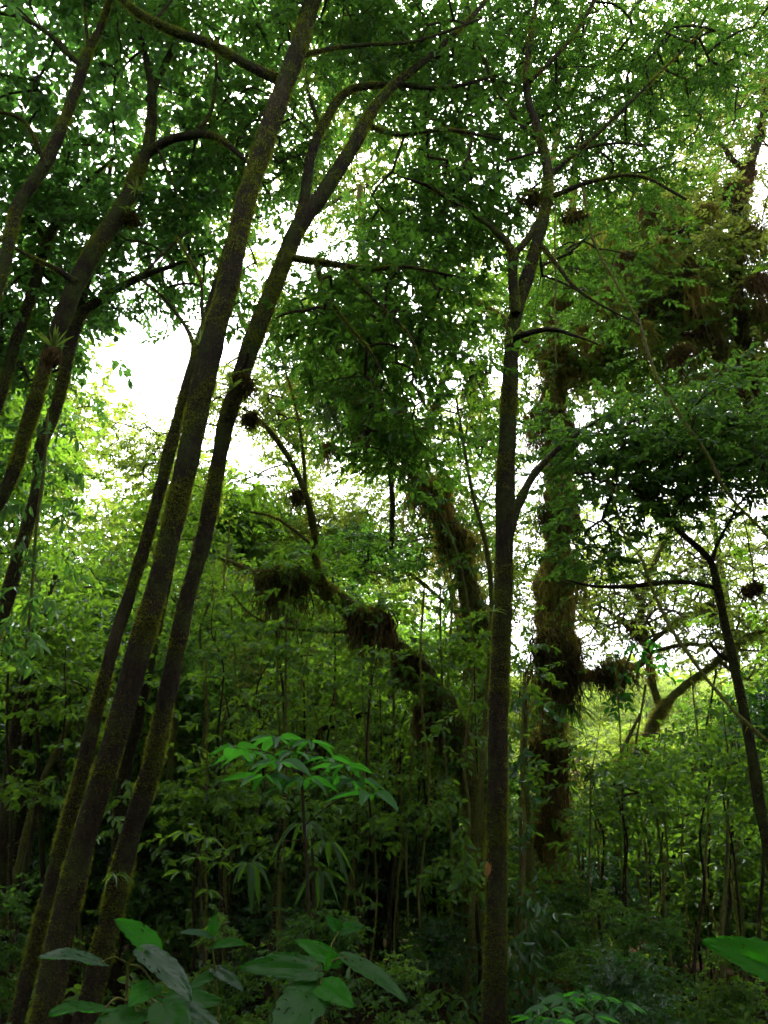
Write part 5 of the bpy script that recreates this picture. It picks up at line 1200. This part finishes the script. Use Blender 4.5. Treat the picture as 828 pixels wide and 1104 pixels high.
foreground_plant('broad leaved plant with leaves spread like a star at the bottom centre', [(352, 1190, 1.95), (350, 1120, 1.95), (346, 1080, 1.95), (347, 1050, 1.95)], [
    ((338, 1046, 1.92), (260, 1036, 1.88), (-0.05, -0.65, 0.8), 44, 'big_leaf'),
    ((362, 1037, 1.97), (320, 1011, 1.95), (0.35, -0.75, 0.6), 26, 'big_leaf_bright'),
    ((374, 1033, 1.97), (440, 1070, 1.86), (0.35, -0.6, 0.75), 30, 'big_leaf'),
    ((346, 1062, 1.90), (377, 1078, 1.78), (0.1, -0.9, 0.5), 36, 'big_leaf_bright'),
    ((342, 1064, 1.90), (296, 1122, 1.72), (-0.1, -0.8, 0.6), 66, 'big_leaf'),
    ((352, 1044, 1.93), (359, 1022, 1.93), (0.1, -1, 0.2), 8, 'big_leaf_bright'),
    ((366, 1004, 2.3), (392, 996, 2.28), (0.1, -0.7, 0.7), 20, 'big_leaf'),
    ((366, 1004, 2.3), (352, 986, 2.3), (0.1, -0.9, 0.5), 16, 'big_leaf'),
])
foreground_plant('plant at the right edge showing one large smooth bright green leaf', [(880, 1200, 1.5), (878, 1130, 1.5), (876, 1080, 1.5), (872, 1062, 1.5)], [
    ((862, 1056, 1.5), (768, 1010, 1.44), (0.0, -0.85, 0.5), 58, 'big_leaf_bright'),
])
foreground_plant('small broad leaved plant half hidden beside the left waxy one', [(238, 1180, 2.6), (236, 1100, 2.6), (232, 1050, 2.6), (228, 1010, 2.6)], [
    ((228, 1010, 2.6), (196, 1000, 2.5), (0, -0.6, 0.8), 18, 'big_leaf_waxy'), ((230, 1020, 2.6), (262, 1012, 2.5), (0, -0.6, 0.8), 20, 'big_leaf'),
    ((232, 1050, 2.6), (205, 1062, 2.5), (0, -0.6, 0.8), 22, 'big_leaf'), ((232, 1045, 2.6), (262, 1062, 2.5), (0.2, -0.6, 0.8), 20, 'big_leaf_waxy'), ((228, 1008, 2.6), (232, 985, 2.6), (0, -0.9, 0.4), 14, 'big_leaf'),
])


def palmate(parent, hub, L, rng, n=8, mat='leaf_bright', droop=0.35, face=None):
    mb = MB(); o = np.array(parent.location); a0 = rng.uniform(0, 6); n = n + int(rng.integers(-2, 2))
    for i in range(n):
        a = 2 * PI * i / n + a0 + rng.normal(0, 0.12); l = L * rng.uniform(0.7, 1.15); w = l * rng.uniform(0.25, 0.33); dr = droop * rng.uniform(0.3, 1.7); tw = rng.normal(0, 0.35)
        # rolled-down leaflet as a small grid
        nu, nv = 7, 5
        u = np.linspace(0, 1, nu); v = np.linspace(-1, 1, nv); U, W = np.meshgrid(u, v, indexing='ij')
        pr = np.sin(PI * u ** 0.85) ** 0.75; pr[-1] = 0; pr[0] = 0.05
        A = 0.12 * l + U * l; H = -dr * l * U ** 1.6 + 0.10 * l * np.abs(W) * pr[:, None] + tw * W * pr[:, None] * w / 2
        h = np.array([math.cos(a), math.sin(a), 0]); s = np.array([-h[1], h[0], 0])
        P = hub + h * A[..., None] + s * (W * pr[:, None] * w / 2)[..., None] + np.array([0, 0, 1]) * H[..., None]
        k = (np.arange(nu - 1)[:, None] * nv + np.arange(nv - 1)[None]).ravel()
        mb.add(P.reshape(-1, 3), np.stack([k, k + 1, k + nv + 1, k + nv], 1), 0, True)
    return mb.build('palmate_leaf', M[mat], parent, o)


def palmate_plant(label, stem, hubs, L, mat, droop, seed, n=8, group='palmate leaved plants'):
    rng = np.random.default_rng(2000 + seed)
    pts = [at(*p) for p in stem]; g = pts[0].copy(); g[2] = float(ground(g[0], g[1])) - 0.05
    root = tag(empty('palmate_plant', g), label, 'plant', group)
    stalk(root, [g] + pts, 0.012, 'stem', 'twig')
    for px, py, Y in hubs:
        hb = at(px, py, Y)
        nr = pts[int(np.argmin([np.linalg.norm(p - hb) for p in pts]))]
        lf = palmate(root, hb, L * rng.uniform(0.85, 1.1), rng, n, mat, droop)
        stalk(lf, [nr, (nr + hb) / 2 + np.array([0, 0, 0.05]), hb], 0.004, 'leaf_stalk', 'twig', g)


palmate_plant('bright green plant with big hand shaped leaves held in a flat tier at mid height', [(336, 1060, 5.2), (332, 960, 5.2), (328, 890, 5.2), (325, 835, 5.2)],
              [(252, 806, 5.0), (272, 812, 5.3), (285, 838, 4.9), (298, 796, 5.5), (318, 812, 5.3), (335, 800, 5.4), (352, 818, 5.3), (328, 840, 5.0), (372, 826, 5.1), (385, 842, 5.2), (398, 856, 5.0), (300, 822, 5.0), (360, 838, 5.4)], 0.20, 'leaf_bright', 0.35, 1)
palmate_plant('plant with pale drooping leaves hanging in the shade under the hand shaped tier', [(342, 1080, 5.6), (340, 1000, 5.6), (338, 950, 5.6), (336, 905, 5.6)],
              [(326, 888, 5.6), (352, 908, 5.6), (268, 930, 5.8), (345, 940, 5.5)], 0.17, 'leaf_dark', 1.05, 2, 6)
palmate_plant('bright fern like plant spreading at the foot of the massive trunk', [(622, 1180, 5.0), (622, 1130, 5.0), (620, 1105, 5.0)],
              [(592, 1088, 4.9), (612, 1078, 5.0), (630, 1072, 5.1), (650, 1076, 5.0), (600, 1100, 4.7), (640, 1096, 4.8), (672, 1082, 5.0), (575, 1098, 4.8)], 0.13, 'leaf_bright', 0.3, 3, 9)
palmate_plant('leafy plant between the forked leaning trunk and the compound leaf plant', [(222, 1110, 6.4), (220, 1030, 6.4), (216, 960, 6.4), (214, 920, 6.4)],
              [(200, 898, 6.4), (222, 904, 6.3), (212, 925, 6.2), (236, 930, 6.4), (196, 940, 6.3), (225, 960, 6.2)], 0.13, 'leaf_mid', 0.45, 4, 7)

# ================================================================== light, air, camera
def make_haze():
    x0, x1, y0, y1, z0, z1 = -320, 320, -70, 420, -6, 62
    V = [(x, y, z) for x in (x0, x1) for y in (y0, y1) for z in (z0, z1)]
    F = [(0, 1, 3, 2), (4, 6, 7, 5), (0, 4, 5, 1), (2, 3, 7, 6), (0, 2, 6, 4), (1, 5, 7, 3)]
    mb = MB(); mb.add(V, F)
    m, nt, N, L = new_mat('humid_air'); out = N.new('ShaderNodeOutputMaterial'); pv = N.new('ShaderNodeVolumePrincipled')
    pv.inputs['Color'].default_value = (0.92, 0.95, 0.97, 1); pv.inputs['Density'].default_value = HAZE
    L.new(pv.outputs[0], out.inputs['Volume'])
    tag(mb.build('haze', m), kind='stuff')


HAZE = 0.00025
make_haze()
sun_el, sun_az = math.radians(58), 0.0           # bright overcast, brightest ahead of the camera
ld = bpy.data.lights.new('Sun', 'SUN'); ld.energy = 1.5; ld.angle = math.radians(25); ld.color = (1, 0.97, 0.92)
so = bpy.data.objects.new('Sun', ld); COL.objects.link(so)
sd = Vector((math.sin(sun_az) * math.cos(sun_el), math.cos(sun_az) * math.cos(sun_el), math.sin(sun_el)))
so.rotation_euler = sd.to_track_quat('Z', 'Y').to_euler()

w = bpy.data.worlds.new('World'); S.world = w; w.use_nodes = True
nt = w.node_tree; nt.nodes.clear()
out = nt.nodes.new('ShaderNodeOutputWorld'); bg_ = nt.nodes.new('ShaderNodeBackground'); sky = nt.nodes.new('ShaderNodeTexSky')
sky.sky_type = 'NISHITA'; sky.sun_disc = False; sky.sun_elevation = sun_el; sky.sun_rotation = sun_az
sky.air_density = 1.0; sky.dust_density = 4.0; sky.ozone_density = 1.0
hs = nt.nodes.new('ShaderNodeHueSaturation'); hs.inputs['Saturation'].default_value = 0.22
nt.links.new(sky.outputs[0], hs.inputs['Color']); nt.links.new(hs.outputs[0], bg_.inputs[0]); bg_.inputs[1].default_value = 0.15
nt.links.new(bg_.outputs[0], out.inputs[0])

cam = bpy.data.cameras.new('Camera'); co = bpy.data.objects.new('Camera', cam); COL.objects.link(co)
co.location = EYE; co.rotation_euler = (PI / 2 + PITCH, 0, 0)
cam.sensor_fit = 'VERTICAL'; cam.angle = 2 * math.atan(552 / FPX); cam.clip_end = 2000; cam.clip_start = 0.05
S.camera = co

S.view_settings.view_transform = 'Standard'; S.view_settings.look = 'None'; S.view_settings.gamma = 1; S.view_settings.exposure = 2.6
S.render.engine = 'CYCLES'
c = S.cycles
c.max_bounces = 10; c.diffuse_bounces = 6; c.glossy_bounces = 2; c.transmission_bounces = 6; c.transparent_max_bounces = 4; c.volume_bounces = 0
c.caustics_reflective = False; c.caustics_refractive = False
c.use_adaptive_sampling = False
c.sample_clamp_indirect = 6
S.render.filter_size = 1.0
c.denoising_prefilter = 'FAST'
c.use_denoising = True; c.denoiser = 'OPENIMAGEDENOISE'
